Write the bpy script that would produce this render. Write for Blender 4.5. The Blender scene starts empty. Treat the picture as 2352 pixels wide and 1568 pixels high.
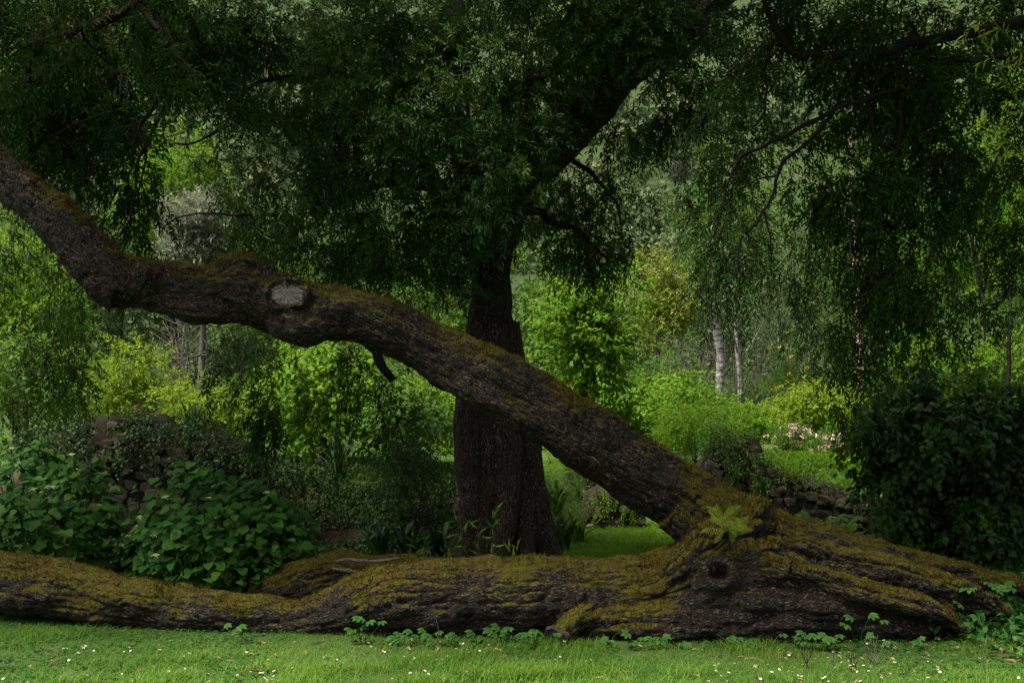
import bpy, math
import numpy as np

# ------------------------------------------------------------------ camera, sky, sun, exposure
SC = bpy.context.scene
COL = SC.collection
F, H, CX, HY = 2286.7, 1.65, 1176.0, 1000.0          # focal length in px of a 2352-wide frame, eye height, horizon row

cam_d = bpy.data.cameras.new('camera')
cam_d.sensor_width = 36.0
cam_d.lens = 35.0
cam_d.shift_y = (HY - 784.0) / 2352.0
cam_d.clip_end = 2000.0
cam = bpy.data.objects.new('camera', cam_d)
COL.objects.link(cam)
cam.location = (0, 0, H)
cam.rotation_euler = (math.radians(90), 0, 0)
SC.camera = cam

SUN_EL, SUN_AZ = math.radians(64), math.radians(238)  # azimuth from +Y, clockwise: high, from the left and a little behind the camera
world = bpy.data.worlds.new('World')
SC.world = world
world.use_nodes = True
wn = world.node_tree
bg = wn.nodes['Background']
sky = wn.nodes.new('ShaderNodeTexSky')
sky.sky_type = 'NISHITA'
sky.sun_disc = False
sky.sun_elevation = SUN_EL
sky.sun_rotation = SUN_AZ
sky.air_density = 0.6
sky.dust_density = 7.0
sky.ozone_density = 0.2
wn.links.new(sky.outputs[0], bg.inputs[0])
bg.inputs[1].default_value = 0.09

sun_d = bpy.data.lights.new('sun', 'SUN')
sun_d.energy = 4.6
sun_d.angle = math.radians(12)
sun_d.color = (1.0, 0.95, 0.86)
sun = bpy.data.objects.new('sun', sun_d)
COL.objects.link(sun)
sun.rotation_euler = (math.radians(90) - SUN_EL, 0, math.pi - SUN_AZ)
sun.location = (0, -5, 30)

vs = SC.view_settings
vs.view_transform = 'Standard'
vs.look = 'None'
vs.exposure = 1.02
vs.gamma = 1.0
SC.cycles.use_denoising = True
SC.cycles.max_bounces = 5
SC.cycles.diffuse_bounces = 3
SC.cycles.glossy_bounces = 2
SC.cycles.transmission_bounces = 3
SC.cycles.sample_clamp_indirect = 4.0

# ------------------------------------------------------------------ helpers
def at(px, py, Y):
    return np.array([(px - CX) * Y / F, Y, H - (py - HY) * Y / F])

def unit(v):
    return v / np.maximum(np.linalg.norm(v, axis=-1, keepdims=True), 1e-9)

def hsh(i, j, k, seed=0):
    n = (i.astype(np.uint32) * np.uint32(374761393) + j.astype(np.uint32) * np.uint32(668265263)
         + k.astype(np.uint32) * np.uint32(2246822519) + np.uint32((seed * 3266489917) & 0xffffffff))
    n = (n ^ (n >> np.uint32(13))) * np.uint32(1274126177)
    n = n ^ (n >> np.uint32(16))
    return n.astype(np.float64) / 4294967295.0 * 2 - 1

def vnoise(P, seed=0):
    P = np.asarray(P, float)
    I = np.floor(P).astype(np.int64)
    f = P - I
    f = f * f * f * (f * (f * 6 - 15) + 10)
    r = 0
    for dx in (0, 1):
        wx = f[..., 0] if dx else 1 - f[..., 0]
        for dy in (0, 1):
            wy = f[..., 1] if dy else 1 - f[..., 1]
            for dz in (0, 1):
                wz = f[..., 2] if dz else 1 - f[..., 2]
                r = r + wx * wy * wz * hsh(I[..., 0] + dx, I[..., 1] + dy, I[..., 2] + dz, seed)
    return r

def fbm(P, octv=4, seed=0, gain=0.5):
    a, s, r = 1.0, 0.0, 0
    P = np.asarray(P, float)
    for o in range(octv):
        r = r + a * vnoise(P * 2.03 ** o + 17.1 * o, seed + o)
        s += a
        a *= gain
    return r / s

def sstep(a, b, x):
    t = np.clip((x - a) / (b - a), 0, 1)
    return t * t * (3 - 2 * t)

def new_mesh(name, V, F3=None, F4=None, smooth=True, attrs=None):
    me = bpy.data.meshes.new(name)
    V = np.asarray(V, np.float32)
    me.vertices.add(len(V))
    me.vertices.foreach_set('co', V.ravel())
    idx, st, tot, off = [], [], [], 0
    for A, k in ((F3, 3), (F4, 4)):
        if A is not None and len(A):
            A = np.asarray(A, np.int32)
            idx.append(A.ravel())
            st.append(off + np.arange(len(A), dtype=np.int32) * k)
            tot.append(np.full(len(A), k, np.int32))
            off += A.size
    idx = np.concatenate(idx); st = np.concatenate(st); tot = np.concatenate(tot)
    me.loops.add(len(idx))
    me.loops.foreach_set('vertex_index', idx)
    me.polygons.add(len(st))
    me.polygons.foreach_set('loop_start', st)
    me.polygons.foreach_set('loop_total', tot)
    me.polygons.foreach_set('use_smooth', np.full(len(st), smooth, bool))
    for k, a in (attrs or {}).items():
        a = np.asarray(a, np.float32)
        if a.ndim == 1:
            me.attributes.new(k, 'FLOAT', 'POINT').data.foreach_set('value', a)
        else:
            me.attributes.new(k, 'FLOAT_VECTOR', 'POINT').data.foreach_set('vector', a.ravel())
    me.update(calc_edges=True)
    return me

def link(name, me, mat=None, parent=None, kind=None, loc=None):
    o = bpy.data.objects.new(name, me)
    COL.objects.link(o)
    if mat is not None and me is not None and not me.materials:
        me.materials.append(mat)
    if parent is not None:
        o.parent = parent
        o.matrix_parent_inverse = parent.matrix_world.inverted() if False else o.matrix_parent_inverse
    if kind:
        o['kind'] = kind
    if loc is not None:
        o.location = loc
    return o

def tag(o, label, cat, group=None):
    o['label'] = label
    o['category'] = cat
    if group:
        o['group'] = group
    return o

ORG = {}
def thing(name, label, cat, loc=(0, 0, 0), group=None):
    o = bpy.data.objects.new(name, None)
    COL.objects.link(o)
    o.location = [float(c) for c in loc]
    o.empty_display_size = 0.1
    ORG[o.name] = np.array(loc, float)
    return tag(o, label, cat, group)

def part(name, V, mat, root, F3=None, F4=None, smooth=True, attrs=None, kind=None):
    """a mesh given in world coordinates, made local to its thing"""
    me = new_mesh(name, np.asarray(V) - ORG[root.name], F3, F4, smooth, attrs)
    return link(name, me, mat, root, kind)

class Acc:
    """collects triangles/quads of one mesh"""
    def __init__(s):
        s.V, s.T, s.Q, s.R, s.n = [], [], [], [], 0
    def add(s, V, T=None, Q=None, r=None):
        if T is not None and len(T): s.T.append(np.asarray(T) + s.n)
        if Q is not None and len(Q): s.Q.append(np.asarray(Q) + s.n)
        s.V.append(V)
        s.R.append(np.zeros(len(V)) + (0.5 if r is None else r))
        s.n += len(V)
    def get(s):
        return (np.concatenate(s.V), np.concatenate(s.T) if s.T else None,
                np.concatenate(s.Q) if s.Q else None, np.concatenate(s.R))
    def part(s, name, mat, root, smooth=True, kind=None):
        V, T, Q, R = s.get()
        return part(name, V, mat, root, T, Q, smooth, {'rnd': R}, kind)

def catmull(P, n):
    P = np.asarray(P, float)
    if len(P) < 3:
        t = np.linspace(0, 1, n)[:, None]
        return P[0] * (1 - t) + P[-1] * t
    Q = np.vstack([2 * P[0] - P[1], P, 2 * P[-1] - P[-2]])
    u = np.linspace(0, len(P) - 1 - 1e-6, n)
    i = u.astype(int); t = (u - i)[:, None]
    a, b, c, d = Q[i], Q[i + 1], Q[i + 2], Q[i + 3]
    return 0.5 * (2 * b + (c - a) * t + (2 * a - 5 * b + 4 * c - d) * t ** 2 + (3 * b - a - 3 * c + d) * t ** 3)

def frames(P):
    T = unit(np.gradient(P, axis=0))
    N = np.zeros_like(P)
    ref = np.array([0, 0, 1.0]) if abs(T[0][2]) < 0.9 else np.array([1.0, 0, 0])
    n = unit(ref - T[0] * ref.dot(T[0]))
    for i in range(len(P)):
        n = unit(n - T[i] * n.dot(T[i])); N[i] = n
    return T, N, np.cross(T, N)

def tube(P, R, sides=8, caps=True, jag=0.0, seed=0, squash=None):
    P = np.asarray(P, float); R = np.broadcast_to(np.asarray(R, float), (len(P),))
    T, N, B = frames(P)
    a = np.arange(sides) / sides * 2 * np.pi
    rr = R[:, None] * np.ones(sides)
    if jag:
        rr = rr * (1 + jag * vnoise(np.stack([np.arange(len(P))[:, None] * 0.6 + a * 0, 1.5 * np.cos(a) + 0 * rr, 1.5 * np.sin(a) + 0 * rr], -1), seed))
    V = P[:, None] + rr[..., None] * (np.cos(a)[None, :, None] * N[:, None] + np.sin(a)[None, :, None] * B[:, None])
    V = V.reshape(-1, 3)
    i = np.arange(len(P) - 1)[:, None] * sides; j = np.arange(sides)[None]
    Q = np.stack([i + j, i + (j + 1) % sides, i + sides + (j + 1) % sides, i + sides + j], -1).reshape(-1, 4)
    Tt = None
    if caps:
        n = len(V); V = np.vstack([V, P[0], P[-1]])
        j = np.arange(sides); L = (len(P) - 1) * sides
        Tt = np.vstack([np.stack([np.full(sides, n), (j + 1) % sides, j], -1), np.stack([np.full(sides, n + 1), L + j, L + (j + 1) % sides], -1)])
    return V, Tt, Q

def pxpath(L, n):
    """list of (px, py, Y, radius in px) -> points, radii"""
    A = np.array(L, float)
    P = np.array([at(*r[:3]) for r in A]); R = A[:, 3] * A[:, 2] / F
    S = catmull(np.hstack([P, R[:, None]]), n)
    return S[:, :3], np.maximum(S[:, 3], 0.002)

# ---- leaves
DIAMOND = (np.array([[0, 0, 0], [.42, -.5, .10], [1, 0, -.10], [.42, .5, .10]]), np.array([[0, 1, 2], [0, 2, 3]]))
OVAL = (np.array([[0, 0, 0], [.22, -.40, .08], [.60, -.44, .06], [1, 0, -.16], [.60, .44, .06], [.22, .40, .08]]),
        np.array([[0, 1, 5], [1, 2, 5], [2, 4, 5], [2, 3, 4]]))

def place_leaves(pos, ld, up, ln, wd, rnd, tmpl=DIAMOND):
    ld = unit(ld)
    n = unit(up - ld * np.sum(up * ld, -1, keepdims=True))
    s = np.cross(n, ld)
    tv, tf = tmpl
    k = len(tv)
    ln = np.broadcast_to(ln, (len(pos),)); wd = np.broadcast_to(wd, (len(pos),))
    V = (pos[:, None] + ld[:, None] * (tv[None, :, 0:1] * ln[:, None, None])
         + s[:, None] * (tv[None, :, 1:2] * wd[:, None, None]) + n[:, None] * (tv[None, :, 2:3] * ln[:, None, None]))
    Fc = (tf[None] + (np.arange(len(pos)) * k)[:, None, None]).reshape(-1, 3)
    return V.reshape(-1, 3), Fc, np.repeat(rnd, k)

def sprays(rng, C, D, L, nl, ln, wd, droop=0.4, spread=0.8, upw=1.0, tmpl=DIAMOND, tone=None):
    """twigs at C along D with nl leaves each; returns leaf mesh and twig poly-lines"""
    N = len(C)
    D = unit(D); L = np.broadcast_to(L, (N,))
    t = (np.arange(nl) + 0.6) / nl
    t = t[None] + rng.uniform(-.04, .04, (N, nl))
    g = np.array([0, 0, -1.0])
    P = C[:, None] + D[:, None] * (L[:, None] * t)[..., None] + g * (droop * L[:, None] * t ** 2)[..., None]
    T = unit(D[:, None] + g * (2 * droop * t)[..., None])
    a = unit(np.cross(T, rng.normal(size=(N, 1, 3)) + 0 * T)); b = np.cross(T, a)
    ph = np.arange(nl)[None] * 2.4 + rng.uniform(0, 6.28, (N, 1)) + rng.normal(0, .4, (N, nl))
    sp = spread * (1.15 - 0.6 * t) + rng.normal(0, .12, (N, nl))
    ld = T * np.cos(sp)[..., None] + (a * np.cos(ph)[..., None] + b * np.sin(ph)[..., None]) * np.sin(sp)[..., None]
    ld = ld + g * 0.12
    up = np.array([0, 0, upw]) + rng.normal(0, .55, (N, nl, 3))
    r = rng.uniform(0, 1, (N, nl)) * 0.5 + (rng.uniform(0, .5, (N, 1)) if tone is None else tone[:, None] * .5)
    sc = rng.uniform(.65, 1.15, (N, nl))
    V, T3, R = place_leaves(P.reshape(-1, 3), ld.reshape(-1, 3), up.reshape(-1, 3), (ln * sc).ravel(), (wd * sc).ravel(), r.ravel(), tmpl)
    tt = np.array([0, .5, 1.0])
    poly = C[:, None] + D[:, None] * (L[:, None] * tt)[..., None] + g * (droop * L[:, None] * tt ** 2)[..., None]
    return V, T3, R, poly

def twig_mesh(poly, r0):
    """three sided tapered tubes for (N,3,3) poly-lines"""
    N = len(poly)
    d = unit(poly[:, 2] - poly[:, 0])
    a = unit(np.cross(d, np.array([.31, .52, .79]))); b = np.cross(d, a)
    an = np.arange(3) * 2.0944
    rr = np.array([1, .7, .25]) * r0
    V = poly[:, :, None] + rr[None, :, None, None] * (np.cos(an)[None, None, :, None] * a[:, None, None] + np.sin(an)[None, None, :, None] * b[:, None, None])
    q = []
    for i in (0, 3):
        for j in range(3):
            q.append([i + j, i + (j + 1) % 3, i + 3 + (j + 1) % 3, i + 3 + j])
    Q = (np.array(q)[None] + (np.arange(N) * 9)[:, None, None]).reshape(-1, 4)
    return V.reshape(-1, 3), Q

def W(x, Y, z, rx, ry, rz, n):
    """a crown ellipsoid given in metres"""
    return (CX + x * F / Y, HY - (z - H) * F / Y, Y, rx * F / Y, rz * F / Y, ry, n)

def in_ball(rng, n, shell=0.5):
    d = unit(rng.normal(size=(n, 3)))
    return d * (rng.uniform(0, 1, n) ** shell)[:, None]

# ------------------------------------------------------------------ materials
class NT:
    def __init__(s, name):
        s.m = bpy.data.materials.new(name)
        s.m.use_nodes = True
        s.t = s.m.node_tree
        s.t.nodes.clear()
        s.out = s.n('ShaderNodeOutputMaterial')
    def n(s, typ, **kw):
        o = s.t.nodes.new(typ)
        for k, v in kw.items():
            setattr(o, k, v)
        return o
    def l(s, a, b):
        s.t.links.new(a, b)
    def attr(s, name):
        return s.n('ShaderNodeAttribute', attribute_name=name)
    def ramp(s, fac, stops, interp='LINEAR'):
        r = s.n('ShaderNodeValToRGB')
        cr = r.color_ramp
        cr.interpolation = interp
        while len(cr.elements) < len(stops):
            cr.elements.new(0.5)
        for e, (p, c) in zip(cr.elements, stops):
            e.position = p
            e.color = (c[0], c[1], c[2], 1) if not np.isscalar(c) else (c, c, c, 1)
        s.l(fac, r.inputs[0])
        return r.outputs[0]
    def noise(s, vec, scale, detail=4, rough=.55, dist=0.0):
        o = s.n('ShaderNodeTexNoise')
        o.inputs['Scale'].default_value = scale
        o.inputs['Detail'].default_value = detail
        o.inputs['Roughness'].default_value = rough
        o.inputs['Distortion'].default_value = dist
        if vec is not None:
            s.l(vec, o.inputs['Vector'])
        return o.outputs[0]
    def mix(s, fac, a, b, mode='MIX'):
        o = s.n('ShaderNodeMix', data_type='RGBA', blend_type=mode)
        for sock, v in ((o.inputs[0], fac), (o.inputs[6], a), (o.inputs[7], b)):
            if hasattr(v, 'links') or hasattr(v, 'is_linked'):
                s.l(v, sock)
            else:
                sock.default_value = v if np.isscalar(v) else (*v, 1)
        return o.outputs[2]
    def math(s, op, a, b=None, clamp=False):
        o = s.n('ShaderNodeMath', operation=op, use_clamp=clamp)
        for i, v in enumerate((a, b)):
            if v is None:
                continue
            if hasattr(v, 'is_linked'):
                s.l(v, o.inputs[i])
            else:
                o.inputs[i].default_value = v
        return o.outputs[0]
    def mapv(s, vec, scale):
        o = s.n('ShaderNodeMapping')
        o.inputs['Scale'].default_value = scale
        s.l(vec, o.inputs['Vector'])
        return o.outputs[0]
    def bump(s, h, dist, strength=1.0, normal=None):
        o = s.n('ShaderNodeBump')
        o.inputs['Distance'].default_value = dist
        o.inputs['Strength'].default_value = strength
        s.l(h, o.inputs['Height'])
        if normal is not None:
            s.l(normal, o.inputs['Normal'])
        return o.outputs[0]
    def principled(s, col, rough=.6, spec=.5, normal=None):
        p = s.n('ShaderNodeBsdfPrincipled')
        for k, v in (('Base Color', col), ('Roughness', rough), ('Specular IOR Level', spec)):
            if hasattr(v, 'is_linked'):
                s.l(v, p.inputs[k])
            else:
                p.inputs[k].default_value = v if np.isscalar(v) else (*v, 1)
        if normal is not None:
            s.l(normal, p.inputs['Normal'])
        return p.outputs[0]
    def done(s, sh):
        s.l(sh, s.out.inputs[0])
        return s.m

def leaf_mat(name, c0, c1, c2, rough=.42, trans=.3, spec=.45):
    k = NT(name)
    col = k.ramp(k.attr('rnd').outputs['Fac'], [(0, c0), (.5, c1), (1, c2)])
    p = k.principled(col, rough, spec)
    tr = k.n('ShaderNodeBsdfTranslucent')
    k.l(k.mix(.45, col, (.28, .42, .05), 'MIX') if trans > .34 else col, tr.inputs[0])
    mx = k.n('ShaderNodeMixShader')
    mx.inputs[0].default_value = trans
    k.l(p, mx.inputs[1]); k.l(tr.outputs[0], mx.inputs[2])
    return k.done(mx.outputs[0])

def wood_mat(name, c0, c1, scale=9, rough=.85):
    k = NT(name)
    tc = k.n('ShaderNodeTexCoord').outputs['Object']
    n1 = k.noise(k.mapv(tc, (1, 1, .3)), scale * 4, 6, .65)
    col = k.ramp(n1, [(.3, c0), (.7, c1)])
    return k.done(k.principled(col, rough, .25, k.bump(n1, .02, .8)))

M = {}
M['oak_leaf'] = leaf_mat('oak_leaf', (.020, .054, .010), (.056, .126, .022), (.165, .255, .075), .5, .28, .25)  # lightest stop paints the pale sheen of lit clumps
M['oak_leaf_shade'] = leaf_mat('oak_leaf_shade', (.016, .044, .006), (.036, .090, .012), (.085, .155, .026), .55, .32, .18)  # darker copy of oak_leaf, the boughs' shade put into its colour
M['dry_leaf'] = leaf_mat('dry_leaf', (.10, .055, .03), (.18, .11, .065), (.30, .20, .13), .7, .15, .2)
M['bright'] = leaf_mat('bright', (.042, .12, .006), (.090, .205, .009), (.17, .31, .018), .6, .48, .15)
M['lime'] = leaf_mat('lime', (.07, .14, .008), (.14, .22, .012), (.24, .30, .02), .6, .45, .15)
M['midgreen'] = leaf_mat('midgreen', (.020, .070, .008), (.044, .12, .013), (.09, .18, .022), .55, .38, .2)
M['deep'] = leaf_mat('deep', (.014, .042, .008), (.028, .076, .013), (.060, .125, .022), .5, .28, .3)
M['greygreen'] = leaf_mat('greygreen', (.045, .080, .030), (.085, .130, .050), (.15, .200, .085), .65, .3, .15)
M['silver'] = leaf_mat('silver', (.13, .155, .095), (.23, .255, .165), (.34, .36, .25), .5, .3, .3)
M['yellow'] = leaf_mat('yellow', (.11, .14, .02), (.20, .225, .035), (.30, .31, .06), .6, .35, .2)
M['hill'] = leaf_mat('hill', (.040, .075, .028), (.080, .120, .046), (.145, .180, .075), .8, .25, .1)
M['hydrangea'] = leaf_mat('hydrangea', (.014, .066, .007), (.032, .115, .012), (.075, .175, .022), .6, .3, .12)
M['creeper'] = leaf_mat('creeper', (.02, .085, .014), (.04, .13, .020), (.085, .185, .03), .6, .32, .15)
M['fern'] = leaf_mat('fern', (.20, .30, .025), (.32, .43, .045), (.43, .53, .08), .55, .4, .25)
M['grass'] = leaf_mat('grass', (.042, .125, .012), (.088, .21, .020), (.18, .29, .045), .6, .48, .15)
M['moss_blade'] = leaf_mat('moss_blade', (.060, .038, .003), (.105, .084, .005), (.150, .155, .010), .9, .25, .1)
M['straw'] = leaf_mat('straw', (.16, .11, .06), (.30, .22, .12), (.45, .36, .22), .7, .1, .2)
M['petal_white'] = leaf_mat('petal_white', (.7, .7, .66), (.78, .78, .74), (.85, .85, .82), .6, .2, .2)
M['petal_pink'] = leaf_mat('petal_pink', (.55, .26, .23), (.70, .48, .43), (.82, .70, .65), .7, .2, .1)
M['petal_magenta'] = leaf_mat('petal_magenta', (.5, .03, .10), (.62, .07, .16), (.7, .16, .26), .6, .25, .2)
M['petal_yellow'] = leaf_mat('petal_yellow', (.6, .38, .01), (.7, .48, .01), (.8, .6, .03), .6, .2, .2)
M['floret'] = leaf_mat('floret', (.26, .35, .12), (.38, .47, .20), (.50, .56, .30), .7, .2, .2)
M['twig'] = wood_mat('twig', (.020, .015, .011), (.060, .047, .036))
M['twig_grey'] = wood_mat('twig_grey', (.06, .05, .04), (.17, .15, .125))
M['dark_bark'] = wood_mat('dark_bark', (.007, .005, .004), (.028, .021, .016), 14)

def bark_mat(name, tone=1.0, moss_amt=1.0, lichen=.35):
    k = NT(name)
    bc = k.attr('bark_co').outputs['Vector']
    st = k.mapv(bc, (.36, 1, 1))
    n_big = k.noise(bc, 3.0, 3)
    n_pl = k.noise(st, 46, 7, .72, 1.0)                      # plates along the trunk
    vo = k.n('ShaderNodeTexVoronoi', feature='DISTANCE_TO_EDGE')
    vo.inputs['Scale'].default_value = 44
    wob = k.n('ShaderNodeVectorMath', operation='ADD')
    k.l(st, wob.inputs[0])
    nz = k.n('ShaderNodeTexNoise'); nz.inputs['Scale'].default_value = 26; nz.inputs['Detail'].default_value = 3
    k.l(st, nz.inputs['Vector'])
    sc = k.n('ShaderNodeVectorMath', operation='SCALE'); sc.inputs['Scale'].default_value = .11
    k.l(nz.outputs['Color'], sc.inputs[0]); k.l(sc.outputs[0], wob.inputs[1])
    k.l(wob.outputs[0], vo.inputs['Vector'])
    crack = k.ramp(vo.outputs['Distance'], [(0, 0.0), (.10, .35), (.22, .85), (.45, 1.0)])
    fine = k.noise(st, 160, 4, .6)
    h = k.math('ADD', k.math('MULTIPLY', crack, .75), k.math('ADD', k.math('MULTIPLY', n_pl, .6), k.math('MULTIPLY', fine, .22)))
    c = k.ramp(k.math('ADD', k.math('MULTIPLY', crack, .55), k.math('MULTIPLY', n_pl, .55)),
               [(.34, (.007 * tone, .005 * tone, .0035 * tone)), (.60, (.042 * tone, .026 * tone, .014 * tone)), (.74, (.110 * tone, .080 * tone, .048 * tone)), (.92, (.24 * tone, .195 * tone, .13 * tone))])
    c = k.mix(k.ramp(n_big, [(.42, 0.0), (.62, .6)]), c, (.030 * tone, .017 * tone, .009 * tone))
    li = k.ramp(k.noise(bc, 11, 6, .7), [(.60, 0.0), (.72, lichen)])
    li = k.math('MULTIPLY', li, k.ramp(n_pl, [(.42, 0.0), (.6, 1.0)]))
    c = k.mix(li, c, (.26, .265, .235))
    mo = k.attr('moss').outputs['Fac']
    nm = k.noise(bc, 38, 5, .7)
    mo = k.math('MULTIPLY', k.ramp(k.math('ADD', mo, k.math('MULTIPLY', k.math('SUBTRACT', nm, .5), .65)), [(.36, 0.0), (.74, 1.0)]), moss_amt)
    mc = k.ramp(k.noise(bc, 7, 5, .65), [(.30, (.055, .034, .003)), (.45, (.082, .062, .004)), (.62, (.095, .092, .006)), (.8, (.066, .040, .004))])
    c = k.mix(mo, c, mc)
    hh = k.math('ADD', k.math('MULTIPLY', h, k.math('SUBTRACT', 1.0, k.math('MULTIPLY', mo, .75))), k.math('MULTIPLY', nm, k.math('MULTIPLY', mo, .5)))
    return k.done(k.principled(c, k.mix(mo, (.62,) * 3, (.95,) * 3), .32, k.bump(hh, .05, 1.0)))

M['bark'] = bark_mat('bark', .88, 1.0, .6)
M['oak_bark'] = bark_mat('oak_bark', 1.6, .3, .08)

k = NT('stone')
g = k.n('ShaderNodeTexCoord').outputs['Object']
oi = k.n('ShaderNodeObjectInfo').outputs['Random']
wv = k.n('ShaderNodeVectorMath', operation='ADD'); k.l(g, wv.inputs[0])
cx = k.n('ShaderNodeCombineXYZ'); k.l(k.math('MULTIPLY', oi, 50.0), cx.inputs[0]); k.l(cx.outputs[0], wv.inputs[1])
n1 = k.noise(wv.outputs[0], 9, 6, .65); n2 = k.noise(wv.outputs[0], 3.2, 4)
c = k.ramp(n1, [(.25, (.040, .034, .026)), (.55, (.13, .112, .085)), (.8, (.26, .23, .18))])
c = k.mix(k.math('MULTIPLY', oi, .7), c, (.05, .038, .026))
c = k.mix(k.ramp(n2, [(.52, 0.0), (.66, .8)]), c, (.045, .065, .016))
M['stone'] = k.done(k.principled(c, .92, .2, k.bump(n1, .03, 1.0)))

k = NT('wall_core')
g = k.n('ShaderNodeTexCoord').outputs['Object']
n1 = k.noise(g, 6, 7, .7); n2 = k.noise(g, 1.6, 4)
c = k.ramp(n1, [(.3, (.008, .006, .004)), (.55, (.022, .016, .010)), (.8, (.055, .040, .024))])
c = k.mix(k.ramp(n2, [(.45, 0.0), (.60, .9)]), c, (.018, .024, .006))
M['wall_core'] = k.done(k.principled(c, .95, .15, k.bump(n1, .06, 1.0)))

k = NT('ground')
g = k.n('ShaderNodeTexCoord').outputs['Object']
n1 = k.noise(g, 5, 8, .7); n2 = k.noise(g, .9, 5); n3 = k.noise(g, 40, 4, .7)
soil = k.ramp(n1, [(.25, (.010, .007, .004)), (.5, (.030, .019, .011)), (.75, (.065, .042, .026))])
soil = k.mix(k.ramp(n3, [(.58, 0.0), (.70, .5)]), soil, (.12, .075, .046))
turf = k.ramp(n3, [(.3, (.030, .060, .013)), (.7, (.070, .125, .026))])
a = k.attr('turf').outputs['Fac']
f = k.ramp(k.math('ADD', a, k.math('MULTIPLY', k.math('SUBTRACT', n2, .5), .8)), [(.4, 0.0), (.6, 1.0)])
turf = k.mix(k.attr('wild').outputs['Fac'], turf, k.ramp(n1, [(.3, (.018, .034, .010)), (.7, (.045, .072, .022))]))
M['ground'] = k.done(k.principled(k.mix(f, soil, turf), .95, .15, k.bump(n1, .05, 1.0)))

k = NT('cut_wood')
g = k.attr('disc').outputs['Vector']
sx = k.n('ShaderNodeSeparateXYZ'); k.l(g, sx.inputs[0])
st = k.mapv(g, (1.5, 26, 1))
n1 = k.noise(st, 1.0, 4, .6); n2 = k.noise(g, 3, 5)
c = k.ramp(n1, [(.36, (.035, .030, .025)), (.5, (.17, .155, .135)), (.75, (.34, .32, .285))])
c = k.mix(k.ramp(n2, [(.5, 0.0), (.7, .7)]), c, (.15, .09, .055))
M['cut_wood'] = k.done(k.principled(c, .85, .2, k.bump(n1, .015, 1.0)))

k = NT('birch_bark')
g = k.n('ShaderNodeTexCoord').outputs['Object']
n1 = k.noise(k.mapv(g, (1.2, 1.2, 7)), 2.2, 5, .6)
c = k.ramp(n1, [(.38, (.05, .045, .04)), (.50, (.28, .27, .25)), (.72, (.50, .49, .46))])
M['birch_bark'] = k.done(k.principled(c, .7, .3, k.bump(n1, .02, .6)))
k = NT('pink_bark')
g = k.n('ShaderNodeTexCoord').outputs['Object']
n1 = k.noise(k.mapv(g, (1, 1, 3)), 2.5, 5, .6)
c = k.ramp(n1, [(.35, (.10, .06, .045)), (.55, (.30, .20, .16)), (.75, (.46, .36, .31))])
M['pink_bark'] = k.done(k.principled(c, .75, .3, k.bump(n1, .02, .6)))

# ------------------------------------------------------------------ ground: one sheet from the lawn to the hills
def hz(x, y):
    x = np.asarray(x, float); y = np.asarray(y, float)
    z0 = np.zeros(np.broadcast(x, y).shape)
    P = np.stack([x + z0, y + z0, z0], -1)
    yb = 13.3 + 5.9 * sstep(.4, 1.6, x) - 2.9 * sstep(2.9, 3.6, x)
    wd = 4.0 - 1.6 * sstep(.4, 1.6, x) - 1.3 * sstep(2.9, 3.6, x)
    bank = sstep(0, 1, (y - yb) / wd) * (1.12 + .22 * fbm(P * .35, 3, 5))
    z = bank + .018 * fbm(P * 1.2, 3, 3)
    z = z + .16 * np.maximum(0, sstep(19, 24, y)) + .006 * np.clip(y - 22, 0, 30)
    far = np.maximum(0, y - 44)
    z = z + .58 * (np.sqrt(far ** 2 + 150) - math.sqrt(150)) * (1 + .10 * fbm(P * .012, 3, 9)) + far * .035 * fbm(P * .03, 4, 2)
    return z

u = np.linspace(-1, 1, 141); v = np.linspace(0, 1, 230)
yy = -18 + 34 * v + 700 * np.maximum(0, v - .42) ** 2.6 * 2.2
xs = np.sign(u) * (np.abs(u) * .55 + np.abs(u) ** 3 * .45)
X = xs[None, :] * (13 + np.maximum(0, yy[:, None] - 8) * .95); Y = np.repeat(yy[:, None], len(u), 1)
Z = hz(X, Y)
nv, nu = X.shape
i = np.arange(nv - 1)[:, None] * nu + np.arange(nu - 1)[None]
Q = np.stack([i, i + 1, i + nu + 1, i + nu], -1).reshape(-1, 4)
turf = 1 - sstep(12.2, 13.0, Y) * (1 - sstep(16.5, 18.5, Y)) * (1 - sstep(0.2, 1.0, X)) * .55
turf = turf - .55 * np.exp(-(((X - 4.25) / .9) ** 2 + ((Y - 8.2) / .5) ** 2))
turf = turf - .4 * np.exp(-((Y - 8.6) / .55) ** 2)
gnd = link('ground', new_mesh('ground', np.stack([X, Y, Z], -1).reshape(-1, 3), None, Q, True, {'turf': turf.ravel(), 'wild': sstep(40, 52, Y).ravel()}), M['ground'], None, 'structure')

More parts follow.
